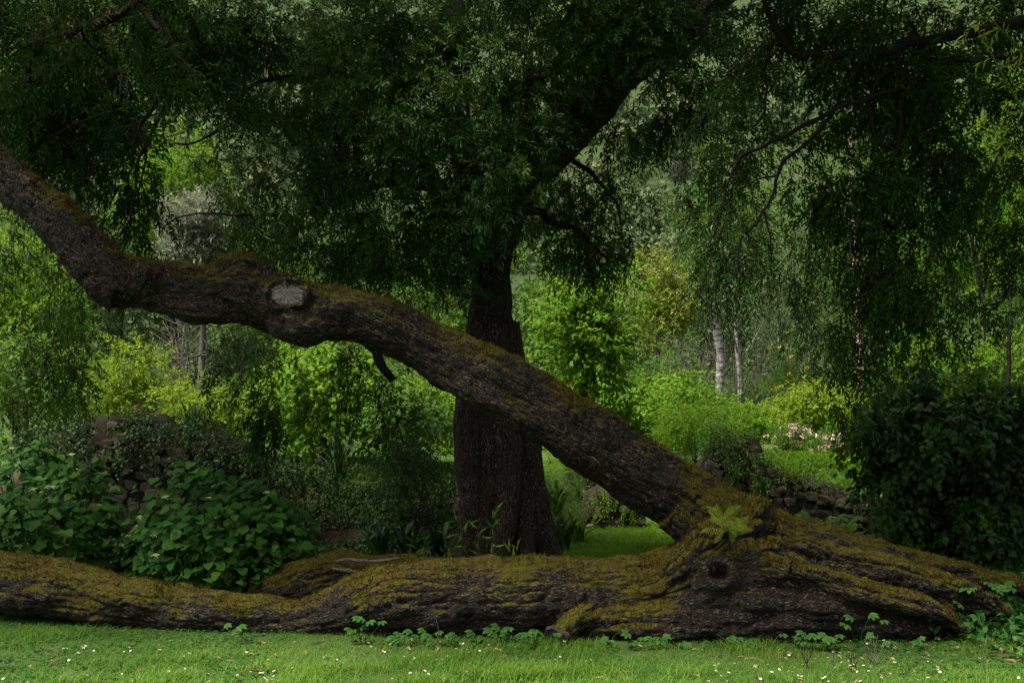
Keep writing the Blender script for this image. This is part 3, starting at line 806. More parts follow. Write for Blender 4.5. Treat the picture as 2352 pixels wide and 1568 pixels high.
# ---- the drooping tree on the right, its trunk out of the frame
dro = thing('drooping_tree', 'dark evergreen tree whose long boughs droop into the right half', 'tree', at(2620, 1420, 10.2))
for L in ([(2620, 1440, 10.2, 90), (2610, 1000, 10.2, 75), (2600, 600, 10.2, 66), (2580, 300, 10.2, 58), (2560, 0, 10.2, 50), (2500, -400, 10.2, 40)],):
    branch(dro, L, M['oak_bark'], 40, .12, 'trunk', 20)
for L in ([(2590, 130, 10.2, 36), (2480, 40, 10.2, 26), (2352, 54, 10.2, 19), (2272, 63, 10.2, 17), (2204, 76, 10.2, 16), (2117, 94, 10.2, 16), (2045, 119, 10.2, 15), (1937, 122, 10.2, 14), (1872, 130, 10.2, 13), (1836, 122, 10.2, 13), (1808, 104, 10.2, 12), (1779, 72, 10.2, 11), (1764, 43, 10.2, 9), (1755, 0, 10.2, 7)],
          [(1790, 90, 10.2, 6), (1779, 97, 10.1, 6), (1736, 126, 10.1, 5), (1710, 158, 10.1, 4), (1667, 176, 10.1, 3)],
          [(1775, 105, 10.1, 5), (1764, 119, 10.1, 5), (1757, 162, 10.1, 5), (1761, 202, 10.1, 4), (1757, 252, 10.1, 4), (1736, 288, 10.1, 3)],
          [(2060, 115, 10.2, 10), (2067, 137, 10.2, 8), (2081, 202, 10.2, 8), (2071, 234, 10.2, 7), (2074, 281, 10.2, 7), (2060, 342, 10.2, 7), (2045, 396, 10.2, 6), (2031, 468, 10.2, 6), (2020, 515, 10.2, 5), (2013, 565, 10.2, 5), (2005, 650, 10.2, 3)],
          [(2070, 150, 10.2, 7), (2060, 158, 10.2, 6), (2009, 191, 10.2, 5), (1998, 234, 10.2, 5), (2006, 288, 10.2, 5), (2013, 324, 10.2, 4), (2002, 371, 10.2, 3)],
          [(2080, 205, 10.2, 9), (2045, 212, 10.2, 8), (1973, 230, 10.2, 8), (1901, 259, 10.2, 7), (1829, 299, 10.2, 7), (1764, 331, 10.2, 6), (1700, 367, 10.2, 5), (1678, 410, 10.2, 4), (1660, 461, 10.2, 3), (1640, 540, 10.2, 2)],
          [(1910, 262, 10.2, 7), (1865, 317, 10.1, 7), (1815, 360, 10.1, 6), (1783, 400, 10.1, 6), (1779, 439, 10.1, 5), (1757, 482, 10.1, 5), (1721, 529, 10.1, 4), (1703, 558, 10.1, 3), (1690, 640, 10.1, 2)],
          [(2352, 140, 10.1, 9), (2279, 135, 10.1, 7), (2225, 137, 10.1, 6), (2171, 155, 10.1, 5), (2170, 200, 10.1, 4), (2185, 250, 10.1, 3)],
          [(1783, 400, 10.1, 4), (1740, 410, 10.1, 3), (1700, 430, 10.1, 2)],
          [(1757, 482, 10.1, 4), (1770, 540, 10.1, 3), (1775, 600, 10.1, 2)]):
    branch(dro, L, M['dark_bark'])
rng = np.random.default_rng(41)
crown(rng, dro, [
    (1940, 60, 10.6, 220, 90, .7, 420), (2120, 170, 10.5, 150, 170, .7, 470), (1980, 240, 10.6, 130, 150, .6, 290), (2250, 100, 10.8, 120, 130, .6, 230),
    (2150, 420, 10.6, 130, 170, .6, 400), (2010, 500, 10.5, 110, 150, .5, 290), (1900, 420, 10.6, 110, 130, .5, 170), (2090, 640, 10.4, 110, 110, .5, 250, 1.0),
    (1960, 680, 10.4, 90, 90, .4, 150, 1.1), (1985, 800, 10.4, 75, 75, .35, 110, 1.3), (1965, 870, 10.4, 20, 40, .15, 22, 1.5), (2150, 770, 10.5, 70, 60, .3, 55, 1.2), (2290, 380, 11.2, 90, 200, .5, 220), (2280, 620, 11.2, 80, 110, .4, 120)],
    M['oak_leaf_shade'], hang=.35, leaf=(.086, .026), frac=1.0)
crown(rng, dro, [
    (1740, 140, 10.8, 120, 150, .6, 240), (1650, 330, 11.2, 110, 150, .6, 250), (1760, 340, 10.8, 110, 120, .5, 150), (1650, 500, 11.0, 90, 110, .5, 130, 1.1),
    (1620, 620, 11.0, 55, 90, .3, 60, 1.3), (1740, 560, 10.7, 90, 90, .4, 90, 1.2), (1840, 580, 10.6, 80, 90, .4, 90, 1.1), (1860, 700, 10.6, 50, 60, .3, 28, 1.3), (1690, 700, 10.8, 30, 50, .2, 16, 1.4)],
    M['oak_leaf'], hang=.4, leaf=(.082, .024), frac=.75, name='hanging_foliage')
crown(rng, dro, [W(5.8, 8.6, 8.2, 3.0, 2.2, 1.0, 800), W(4.8, 11.2, 9.4, 3.0, 1.8, .8, 700), W(2.6, 9.1, 8.7, 2.8, 1.1, .7, 800), W(7.5, 7.0, 5.0, 1.6, 1.6, 1.8, 450)], M['oak_leaf_shade'], leaf=(.16, .075), nl=10, L=(.4, .8), hang=.4, name='shade_crown', twig=False, sub_r=.6)  # unseen leaves added out of frame to darken the drooping boughs
print('trees done')

# ------------------------------------------------------------------ plants of the garden behind
from mathutils import Matrix

def plant(name, label, cat, px, top, Y, wpx, mat, leaf, n, seed, nl=9, low=None, L=None, blobs=9, stems=5, stem_mat='twig', stem_r=.018, hang=.0, tmpl=DIAMOND,
          group=None, depth=None, upw=1.0, crown_name='foliage', spread=.85, flower=None, stem_name='stem'):
    """shrub or small tree: base on the ground at px, its top at row `top`, crown reaching down to row `low`"""
    rng = np.random.default_rng(seed)
    x = (px - CX) * Y / F
    zb = float(hz(x, Y)) - .03
    zt = at(px, top, Y)[2]
    zl = zb + .12 * (zt - zb) if low is None else max(zb + .1, at(px, low, Y)[2])
    w = wpx * Y / F / 2; h = (zt - zl) / 2
    dp = depth or min(w, 2.5)
    root = thing(name, label, cat, (x, Y, zb), group)
    c = np.array([x, Y, (zt + zl) / 2])
    d = in_ball(rng, blobs, .35); d[:, 2] = np.clip(d[:, 2] * 1.1, -.9, .9)
    rad = np.array([w, dp, h])
    rb = rng.uniform(.30, .52, blobs)
    bc = c + d * rad * (1 - rb[:, None] * .9)
    A, TW = Acc(), []
    per = max(4, int(n * .74) // blobs)
    L = L or (leaf[0] * 2.0, leaf[0] * 4.5)
    for q in range(blobs):
        o = in_ball(rng, per, .38)
        C = bc[q] + o * rb[q] * rad * 1.05
        C += .10 * min(w, h) * np.stack([vnoise(C * 2 + s) for s in (3, 11, 23)], -1)
        C = C[C[:, 2] > hz(C[:, 0], C[:, 1]) + .04]
        if not len(C): continue
        D = unit(unit(C - bc[q]) * .9 + rng.normal(0, .5, C.shape) + [0, 0, .35 - hang])
        tone = np.clip(rng.uniform(0, .7) + rng.normal(0, .2, len(C)) + .15, 0, 1)
        Vv, T, R, poly = sprays(rng, C, D, rng.uniform(*L, len(C)), nl, leaf[0], leaf[1], .2 + .6 * hang, spread, upw, tmpl, tone)
        A.add(Vv, T, None, R); TW.append(poly[::6])
    fol = A.part(crown_name, M[mat], root, False, 'stuff')
    if stem_r > .004:
        Vt, Qt = twig_mesh(np.concatenate(TW), min(.006, max(.003, stem_r * .2)))
        part('twigs', Vt, M[stem_mat], root, None, Qt, True, None, 'stuff').parent = fol
    b0 = np.array([x, Y, zb])
    for q in range(min(stems, blobs)):
        e = bc[q]
        m1 = b0 * .6 + e * .4 + np.array([0, 0, .15 * (e[2] - zb)]) + rng.normal(0, .06 * w, 3) * [1, 1, .3]
        b1 = b0 + (rng.normal(0, .05, 3) * w if stems > 1 else 0) * np.array([1, 1, 0])
        P = catmull([b1, m1, e], 12)
        Vv, T, Qq = tube(P, np.linspace(1, .3, 12) * stem_r, 7, True, .2, q)
        part(stem_name, Vv, M[stem_mat], root, T, Qq)
    if flower:
        fm, nf, fs, fname = flower
        B = Acc()
        for q in range(nf):
            j = rng.integers(blobs)
            dd = unit(rng.normal(size=3) + [0, -1.0, .5])
            p = bc[j] + dd * rb[j] * rad * 1.25
            k2 = 14
            off = in_ball(rng, k2, .5) * fs
            Vv, T, R = place_leaves(p + off, unit(off + [0, -.01, .01]), rng.normal(size=(k2, 3)) + [0, -1, .6], fs * 1.1, fs * .9, rng.uniform(0, 1, k2), OVAL)
            me = new_mesh(fname, Vv - ORG[root.name], T, None, False, {'rnd': R})
            link(fname, me, M[fm], root)
    return root

P_ = plant
# left window
P_('conifer', 'bright green feathery tree behind the grey olive, seen through the left gap', 'tree', 400, 290, 30, 260, 'bright', (.16, .05), 1500, 101, low=640, stems=1, stem_r=.14, stem_mat='dark_bark', crown_name='crown', stem_name='trunk', blobs=16)
P_('olive_tree', 'silvery grey olive tree above the kink of the leaning stem', 'tree', 455, 415, 24, 190, 'silver', (.10, .034), 2600, 102, low=640, stems=1, stem_r=.10, stem_mat='twig_grey', crown_name='crown', stem_name='trunk', blobs=12)
P_('leafy_tree', 'sunlit yellow-green tree under the leaning stem at the far left edge', 'tree', 40, 500, 24, 330, 'bright', (.13, .055), 1700, 103, low=900, stems=3, stem_r=.06, crown_name='crown', stem_name='trunk', blobs=14)
P_('leafy_shrub', 'mid green broad-leaved shrub at the left edge behind the rubble', 'shrub', 40, 760, 18.5, 300, 'midgreen', (.12, .055), 900, 104, tmpl=OVAL, nl=7)
P_('leafy_shrub', 'dark green shrub filling the space left of the lime maple', 'shrub', 140, 700, 25, 260, 'midgreen', (.12, .05), 1000, 105)
P_('maple_shrub', 'yellow-green maple shrub above the pink flowers, taller of the two', 'shrub', 290, 775, 20, 230, 'lime', (.10, .045), 1100, 106, hang=.15, blobs=12)
P_('maple_shrub', 'yellow-green spreading maple shrub above the ruined wall mound', 'shrub', 440, 845, 19, 270, 'lime', (.10, .045), 1100, 107, hang=.15, blobs=12)
P_('grey_tree', 'soft grey-green tree under the cut stub of the leaning stem', 'tree', 520, 740, 25, 230, 'greygreen', (.12, .05), 1100, 108, stems=2, stem_r=.06, crown_name='crown', stem_name='trunk')
P_('green_tree', 'tall mid green tree behind the sawn stub', 'tree', 620, 560, 33, 360, 'midgreen', (.18, .08), 1300, 109, stems=2, stem_r=.1, crown_name='crown', stem_name='trunk', blobs=12)
P_('big_leaf_shrub', 'bright shrub with large heart-shaped leaves left of the standing trunk', 'shrub', 750, 810, 18, 330, 'bright', (.15, .10), 900, 110, tmpl=OVAL, nl=6, hang=.35, blobs=12)
P_('big_leaf_shrub', 'shaded large-leaved shrub close beside the standing trunk', 'shrub', 930, 880, 17, 230, 'midgreen', (.13, .085), 560, 111, tmpl=OVAL, nl=6, hang=.35)
P_('green_tree', 'dark green tree filling the view behind the central crown', 'tree', 930, 480, 30, 520, 'midgreen', (.17, .08), 1700, 112, stems=2, stem_r=.12, crown_name='crown', stem_name='trunk', blobs=14)
P_('grey_tree', 'pale grey-green tree beyond the left crown gap', 'tree', 180, 300, 38, 300, 'greygreen', (.2, .09), 900, 113, low=760, stems=1, stem_r=.12, crown_name='crown', stem_name='trunk')
P_('arching_shrub', 'dark fine-leaved shrub with arching stems against the standing trunk', 'shrub', 960, 930, 14.6, 190, 'deep', (.055, .010), 900, 114, nl=16, L=(.25, .5), hang=.1, stems=9, blobs=10, stem_r=.008)
# right window
P_('chestnut_tree', 'bright green broad-leaved tree just right of the standing trunk', 'tree', 1365, 610, 20, 330, 'bright', (.14, .065), 1500, 121, low=960, stems=2, stem_r=.09, stem_mat='dark_bark', crown_name='crown', stem_name='trunk', blobs=14, tmpl=OVAL, nl=7)
P_('yellow_tree', 'yellowish spring tree beyond the gap right of the central crown', 'tree', 1528, 548, 36, 220, 'yellow', (.17, .08), 1100, 122, low=800, stems=1, stem_r=.12, stem_mat='twig_grey', crown_name='crown', stem_name='trunk')
P_('scrub_tree', 'dull olive-brown scrub tree behind the white birch', 'tree', 1650, 620, 42, 330, 'greygreen', (.17, .07), 1300, 123, low=980, stems=3, stem_r=.06, stem_mat='twig_grey', crown_name='crown', stem_name='trunk', blobs=14)
P_('willow_tree', 'pale silvery green tree between the birches and the drooping boughs', 'tree', 1830, 590, 38, 260, 'greygreen', (.16, .05), 1500, 124, low=980, hang=.3, stems=2, stem_r=.07, stem_mat='twig_grey', crown_name='crown', stem_name='trunk', blobs=14)
P_('leafy_shrub', 'sunlit light green shrub left of the birch foot', 'shrub', 1480, 835, 24, 210, 'bright', (.13, .08), 700, 125, tmpl=OVAL, nl=6)
P_('leafy_shrub', 'round bright green shrub in front of the birch foot', 'shrub', 1580, 870, 22, 190, 'bright', (.12, .07), 700, 126, tmpl=OVAL, nl=6)
P_('feathery_shrub', 'low vivid green feathery shrub above the mossy end of the right wall', 'shrub', 1600, 925, 18.6, 260, 'bright', (.07, .018), 900, 127, nl=14, L=(.2, .45), depth=.8)
P_('maple_shrub', 'layered lime maple with pinkish tips above the pink flowers', 'shrub', 1860, 875, 22, 270, 'lime', (.11, .06), 900, 128, low=985, hang=.2, blobs=11, stem_mat='twig_grey')
P_('dark_scrub', 'dark brown-green scrub behind the pink flowers', 'shrub', 1720, 900, 30, 320, 'greygreen', (.12, .05), 800, 129, stem_mat='twig_grey')
P_('broom_shrub', 'green shrub dotted with yellow blossom between birch and maple', 'shrub', 1800, 780, 32, 150, 'midgreen', (.1, .03), 600, 130, flower=('petal_yellow', 12, .045, 'blossom'))
P_('bright_shrub', 'sunlit vivid green bush rising above the ivy-covered wall', 'shrub', 2130, 770, 17.5, 300, 'bright', (.10, .05), 1400, 131, blobs=14)
P_('bright_shrub', 'sunlit vivid green bush at the right edge behind the sapling', 'shrub', 2300, 745, 17.2, 250, 'bright', (.10, .05), 1200, 132, blobs=14)
P_('leafy_tree', 'tall leafy green tree at the right edge behind the drooping boughs', 'tree', 2300, 120, 22, 420, 'bright', (.14, .06), 1800, 133, low=760, stems=1, stem_r=.12, stem_mat='dark_bark', crown_name='crown', stem_name='trunk', blobs=16)
P_('leafy_tree', 'green tree behind the curtain of drooping leaves', 'tree', 2020, 330, 34, 420, 'midgreen', (.18, .08), 1400, 134, low=900, stems=1, stem_r=.14, crown_name='crown', stem_name='trunk', blobs=14)
for (px, tp, Yp, w, sd, lb) in ((1815, 975, 20.2, 110, 141, 'low shrub full of pale pink blossom beside the grass slope'), (1900, 988, 19.4, 120, 142, 'low shrub of salmon pink blossom nearest the ivy-covered wall')):
    P_('azalea', lb, 'flowering shrub', px, tp, Yp, w, 'midgreen', (.07, .03), 260, sd, flower=('petal_pink', 34, .036, 'blossom'), stem_r=.01)
P_('foxglove_clump', 'loose clump of magenta flowers on top of the ruined wall mound', 'flower', 300, 915, 16.5, 150, 'midgreen', (.09, .03), 120, 143, flower=('petal_magenta', 16, .03, 'blossom'), stem_r=.006)

BK = [(60, 330, 46, 420, 'midgreen', 'broad green tree far behind the left edge under the leaning stem'), (260, 420, 50, 330, 'greygreen', 'grey-green tree behind the bright feathery tree'), (620, 430, 47, 360, 'midgreen', 'green tree far behind the sawn stub'),
      (820, 330, 52, 380, 'greygreen', 'grey-green tree far behind the left half of the central crown'), (1050, 380, 46, 380, 'midgreen', 'green tree far behind the standing trunk'), (1270, 520, 44, 280, 'midgreen', 'green tree far behind the broad-leaved tree by the trunk'),
      (1620, 470, 50, 300, 'greygreen', 'soft green tree far behind the birches'), (1740, 300, 56, 320, 'midgreen', 'green tree far behind the middle of the drooping boughs'), (1900, 420, 48, 330, 'greygreen', 'soft green tree far behind the willow-like tree'),
      (2120, 360, 46, 380, 'midgreen', 'green tree far behind the right bright bushes'), (2330, 420, 44, 360, 'midgreen', 'green tree far behind the sapling')]
for q_, (px_, tp_, Y_, w_, mt_, lb_) in enumerate(BK):
    P_('background_tree', lb_, 'tree', px_, tp_, Y_, w_, mt_, (.31, .14), 780, 920 + q_, nl=8, stems=1, stem_r=.12, crown_name='crown', stem_name='trunk', blobs=18, depth=3.0, group='trees behind the garden')
BB = [(180, 800, 27, 300, 'bright', 'bright shrub between the left edge and the maples'), (560, 850, 24, 220, 'midgreen', 'shrub filling the gap between maple and large-leaved shrub'), (650, 760, 28, 260, 'bright', 'bright shrub behind the hanging strand of leaves'), (870, 760, 26, 280, 'midgreen', 'shrub behind the large-leaved shrubs'),
      (1010, 840, 24, 220, 'bright', 'bright shrub just left of the standing trunk, far side'), (1270, 860, 25, 220, 'bright', 'bright shrub in the gap right of the standing trunk'), (1500, 760, 31, 260, 'midgreen', 'shrub below the yellowish tree'), (1720, 830, 34, 260, 'midgreen', 'shrub behind the thinner birch'),
      (1960, 840, 28, 240, 'bright', 'bright shrub behind the pinkish trunk'), (1690, 930, 25, 200, 'bright', 'low bright shrub before the birch feet'), (1420, 940, 20, 180, 'bright', 'low bright shrub in the gap under the leaning stem')]
for q_, (px_, tp_, Y_, w_, mt_, lb_) in enumerate(BB):
    P_('garden_shrub', lb_, 'shrub', px_, tp_, Y_, w_, mt_, (.14, .07), 640, 940 + q_, nl=7, blobs=14, group='shrubs filling the garden terrace')
for q_, (px_, tp_, Y_, w_, lb_) in enumerate(((-330, 420, 25, 420, 'green tree standing beyond the left edge'), (-260, 800, 19, 380, 'shrub beyond the left edge behind the hydrangea'), (2660, 380, 23, 420, 'green tree standing beyond the right edge'))):
    P_('leafy_tree' if tp_ < 600 else 'leafy_shrub', lb_, 'tree' if tp_ < 600 else 'shrub', px_, tp_, Y_, w_, 'midgreen', (.17, .08), 700, 900 + q_, stems=2, stem_r=.06)

def bare_shrub(px, top, Y, wpx, seed, label, n=26, mat='twig_grey'):
    rng = np.random.default_rng(seed)
    x = (px - CX) * Y / F; zb = float(hz(x, Y)); zt = at(px, top, Y)[2]; w = wpx * Y / F / 2
    root = thing('bare_shrub', label, 'shrub', (x, Y, zb))
    for q in range(7):
        e = np.array([x + rng.uniform(-w, w), Y + rng.uniform(-.6, .6), zt - rng.uniform(0, .25) * (zt - zb)])
        mid = np.array([x, Y, zb]) * .55 + e * .45 + rng.normal(0, .15, 3)
        P = catmull([[x, Y, zb - .05], mid, e], 14)
        A = Acc()
        Vv, T, Qq = tube(P, np.linspace(.03, .006, 14), 6); A.add(Vv, T, Qq)
        for b in range(n):
            p = P[rng.integers(5, 14)]
            d = unit(rng.normal(size=3) + [0, 0, .6]) * rng.uniform(.3, .9)
            Vv, T, Qq = tube(catmull([p, p + d * .5 + rng.normal(0, .08, 3), p + d], 6), np.linspace(.009, .003, 6), 4); A.add(Vv, T, Qq)
        A.part('stem', M[mat], root)
bare_shrub(410, 725, 22, 170, 151, 'bare grey twiggy shrub behind the yellow-green maples')
bare_shrub(1600, 800, 28, 130, 152, 'pale leafless branching shrub just left of the white birch')
bare_shrub(1700, 780, 29, 120, 153, 'thin leafless grey shrub right of the white birch')

def birch(L, label, mat, seed, name='birch_tree', leaf='midgreen'):
    rng = np.random.default_rng(seed)
    Yb = L[0][2]
    b = at(*L[0][:3])
    root = thing(name, label, 'tree', (b[0], b[1], float(hz(b[0], b[1]))))
    L = [(L[0][0], L[0][1] + 60, Yb, L[0][3])] + L
    P, R = pxpath(L, 40)
    Vv, T, Qq = tube(P, R, 12, True, .12, seed)
    part('trunk', Vv, M[mat], root, T, Qq)
    for q in range(6):
        p = P[rng.integers(16, 38)]
        d = unit(rng.normal(size=3) * [1, .6, .3] + [0, 0, .7]) * rng.uniform(.8, 2)
        Vv, T, Qq = tube(catmull([p, p + d * .5, p + d + [0, 0, .2]], 8), np.linspace(.035, .008, 8), 6)
        part('branch', Vv, M[mat], root, T, Qq)
    t = L[-1]
    crown(rng, root, [(t[0], t[1], t[2], 110, 110, 1.2, 260, .7), (t[0] + 5, t[1] + 110, t[2] - .8, 70, 70, .5, 150, .8)], M[leaf], leaf=(.13, .06), nl=8, L=(.3, .6), sub_r=.5, twig=False)
birch([(1650, 975, 28, 9), (1653, 880, 28, 10), (1656, 820, 28, 10), (1646, 760, 28, 9), (1638, 690, 28, 7), (1640, 600, 28, 6), (1634, 500, 28, 5)], 'white birch trunk, the brightest of the pale trunks in the clearing', 'birch_bark', 161)
birch([(1698, 960, 30, 6), (1700, 880, 30, 6), (1694, 800, 30, 6), (1690, 720, 30, 5), (1680, 600, 30, 5), (1672, 420, 30, 4)], 'thinner dull birch trunk just right of the white birch', 'birch_bark', 162)
birch([(1980, 960, 26, 7), (1978, 860, 26, 8), (1974, 760, 26, 9), (1968, 660, 26, 9), (1962, 520, 26, 8), (1955, 300, 26, 8)], 'pinkish brown trunk behind the lowest drooping boughs', 'pink_bark', 163, 'slender_tree')

# sapling with thin upright twigs at the right edge
rng = np.random.default_rng(171)
sap = thing('sapling', 'thin dark sapling with fine upright twigs at the right edge', 'sapling', at(2315, 1010, 15.2))
branch(sap, [(2316, 1040, 15.2, 7), (2314, 960, 15.2, 6), (2318, 820, 15.2, 5), (2322, 680, 15.2, 4), (2326, 520, 15.2, 2)], M['dark_bark'], name='stem')
A = Acc()
for q in range(46):
    t = rng.uniform(0, 1); p = at(2316 + 6 * t, 985 - 420 * t, 15.2)
    s = rng.choice([-1, 1]); d = np.array([s * rng.uniform(.15, .45), rng.uniform(-.2, .2), rng.uniform(.35, .8)])
    Vv, T, Qq = tube(catmull([p, p + d * .5 + [s * .05, 0, -.03], p + d], 6), np.linspace(.006, .002, 6), 4); A.add(Vv, T, Qq)
A.part('twigs', M['dark_bark'], sap, True, 'stuff')
C = at(2320, 760, 15.2) + rng.normal(0, 1, (160, 3)) * [.3, .2, .7]
Vv, T, R, _ = sprays(rng, C, rng.normal(0, .5, C.shape) + [0, 0, 1], .25, 8, .05, .018)
part('foliage', Vv, M['midgreen'], sap, T, None, False, {'rnd': R}, 'stuff')

# bamboo culms hanging into the top right corner
for q, (L, lb) in enumerate(([[(2440, 240, 8.6, 3), (2360, 130, 8.6, 3), (2290, 60, 8.5, 2.5), (2225, -10, 8.5, 2)], 'green bamboo shoot crossing the top right corner, upper one'],
                             [[(2440, 330, 8.5, 3), (2350, 250, 8.5, 3), (2280, 130, 8.5, 2.5), (2240, 60, 8.5, 2)], 'green bamboo shoot below the upper one in the top right corner'],
                             [[(2440, 450, 8.4, 3), (2360, 370, 8.4, 3), (2310, 320, 8.4, 2.5), (2260, 300, 8.4, 1.5)], 'lowest short bamboo shoot at the right edge'])):
    rng = np.random.default_rng(180 + q)
    t = thing('bamboo_shoot', lb, 'bamboo', at(*L[0][:3]))
    P, R = pxpath(L, 24)
    Vv, T, Qq = tube(P, R, 6); part('culm', Vv, M['lime'], t, T, Qq, True, {'rnd': np.full(len(Vv), .25)})
    for i in range(3, 24, 2):
        nlf = 6
        Vv, T, R2, _ = sprays(rng, P[i:i + 1], rng.normal(0, .4, (1, 3)) + [-.3, -.2, .2], .14, nlf, .10, .012, .5, .9)
        part('leaf_tuft', Vv, M['fern'], t, T, None, False, {'rnd': R2})

# hill forest
rng = np.random.default_rng(191)
def crown_cards(rng, n, size):
    nb = 22
    bc = in_ball(rng, nb, .4) * [.72, .72, .6]
    C = bc[rng.integers(nb, size=n)] + in_ball(rng, n, .3) * .30
    C[:, 2] = C[:, 2] * .9
    dd = unit(C + rng.normal(0, .25, C.shape) + [0, 0, .2])
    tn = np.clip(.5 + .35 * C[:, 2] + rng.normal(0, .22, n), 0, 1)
    return place_leaves(C, np.cross(dd, rng.normal(size=C.shape)), dd + rng.normal(0, .3, C.shape), size, size * .8, tn)
TM = [[crown_cards(np.random.default_rng(s + q), n_, z_) for s in range(4)] for q, n_, z_ in ((0, 420, .13), (10, 120, .25), (20, 900, .085), (30, 70, .33))]
A = Acc()
Ys = 52 + 230 * rng.uniform(0, 1, 1500) ** .9
Xs = rng.uniform(-.95, .95, 1500) * Ys
for X_, Y_ in zip(Xs, Ys):
    p_ = CX + X_ / Y_ * F
    win = (390 < p_ < 590) or (1370 < p_ < 1570)
    if Y_ < 110 and not win and rng.uniform() < .5: continue
    Vv, T, R = TM[2 if win and Y_ < 70 else 0 if win and Y_ < 100 else 1 if Y_ < 130 else 3][rng.integers(4)]
    r = rng.uniform(2.4, 4.6); a = rng.uniform(0, 6.28)
    Rm = np.array([[math.cos(a), -math.sin(a), 0], [math.sin(a), math.cos(a), 0], [0, 0, 1]])
    A.add(Vv @ Rm.T * [r, r, r * rng.uniform(.9, 1.3)] + [X_, Y_, float(hz(X_, Y_)) + r * .75], T, None, np.clip(R * .6 + rng.uniform(-.1, .5), 0, 1))
Vv, T, Qq, R = A.get()
fo = link('hillside_forest', new_mesh('hillside_forest', Vv, T, None, False, {'rnd': R}), M['hill'], None, 'stuff')
tag(fo, 'grey-green wooded hillside rising behind the garden', 'forest')
TMe = [new_mesh('crown', np.asarray(t[0]), t[1], None, False, {'rnd': t[2]}) for t in [crown_cards(np.random.default_rng(50 + s), 3200, .062) for s in range(4)]]
for q in TMe: q.materials.append(M['hill'] if q != TMe[1] else M['silver'])
Vt, Tt, Qt = tube(catmull([[0, 0, -1.4], [.05, 0, -.6], [0, .05, .1]], 8), np.linspace(.09, .03, 8), 7)
TrM = new_mesh('trunk', Vt, Tt, Qt); TrM.materials.append(M['twig_grey'])
for gname, wins in (('round grey-green trees on the hillside in the gap right of the central crown', [(1405, 380), (1440, 420), (1480, 400), (1520, 440), (1420, 470), (1470, 490), (1510, 520), (1545, 480), (1450, 540), (1495, 560), (1430, 345), (1560, 380)]),
                    ('round olive-green bushes on the hillside in the left gap', [(430, 250), (465, 280), (500, 255), (530, 300), (450, 320), (490, 335), (555, 270), (520, 225), (470, 215), (560, 340), (420, 300), (540, 370)])):
    for px, py in wins:
        Y_ = 60.0
        while Y_ < 240 and at(px, py, Y_)[2] > hz((px - CX) * Y_ / F, Y_) + 1.5:
            Y_ += 1
        r = rng.uniform(26, 36) * Y_ / F * (1.15 if px > 1000 else .8)
        p = at(px, py, Y_)
        t = thing('hill_tree', 'round grey-green tree on the far slope in the gap right of the central crown' if px > 1000 else 'round olive-green bush on the far slope in the left gap', 'tree', p, gname)
        o = link('crown', TMe[rng.integers(4)], None, t, 'stuff'); o.scale = (r, r, r * .9); o.rotation_euler = (0, 0, rng.uniform(0, 6.28))
        o = link('trunk', TrM, None, t); o.scale = (r, r, r)

# ------------------------------------------------------------------ ruined walls, every visible stone a piece
def stone_mesh(seed):
    rng = np.random.default_rng(seed)
    g = np.linspace(-1, 1, 3); P = []
    idx = {}
    for a in g:
        for b in g:
            for c in g:
                if max(abs(a), abs(b), abs(c)) == 1:
                    idx[(a, b, c)] = len(P); P.append((a, b, c))
    Fq = []
    for ax in range(3):
        for s in (-1, 1):
            for u0 in (-1, 0):
                for v0 in (-1, 0):
                    q = []
                    for du, dv in ((0, 0), (1, 0), (1, 1), (0, 1)):
                        k3 = [0, 0, 0]; k3[ax] = s; k3[(ax + 1) % 3] = u0 + du; k3[(ax + 2) % 3] = v0 + dv
                        q.append(idx[tuple(float(z) for z in k3)])
                    Fq.append(q if s > 0 else q[::-1])
    P = np.array(P)
    P = P * .84 + unit(P) * .12 + rng.normal(0, .13, P.shape)
    me = new_mesh('stone', P * .5, None, np.array(Fq), False)
    me.materials.append(M['stone'])
    return me
STN = [stone_mesh(s) for s in range(7)]

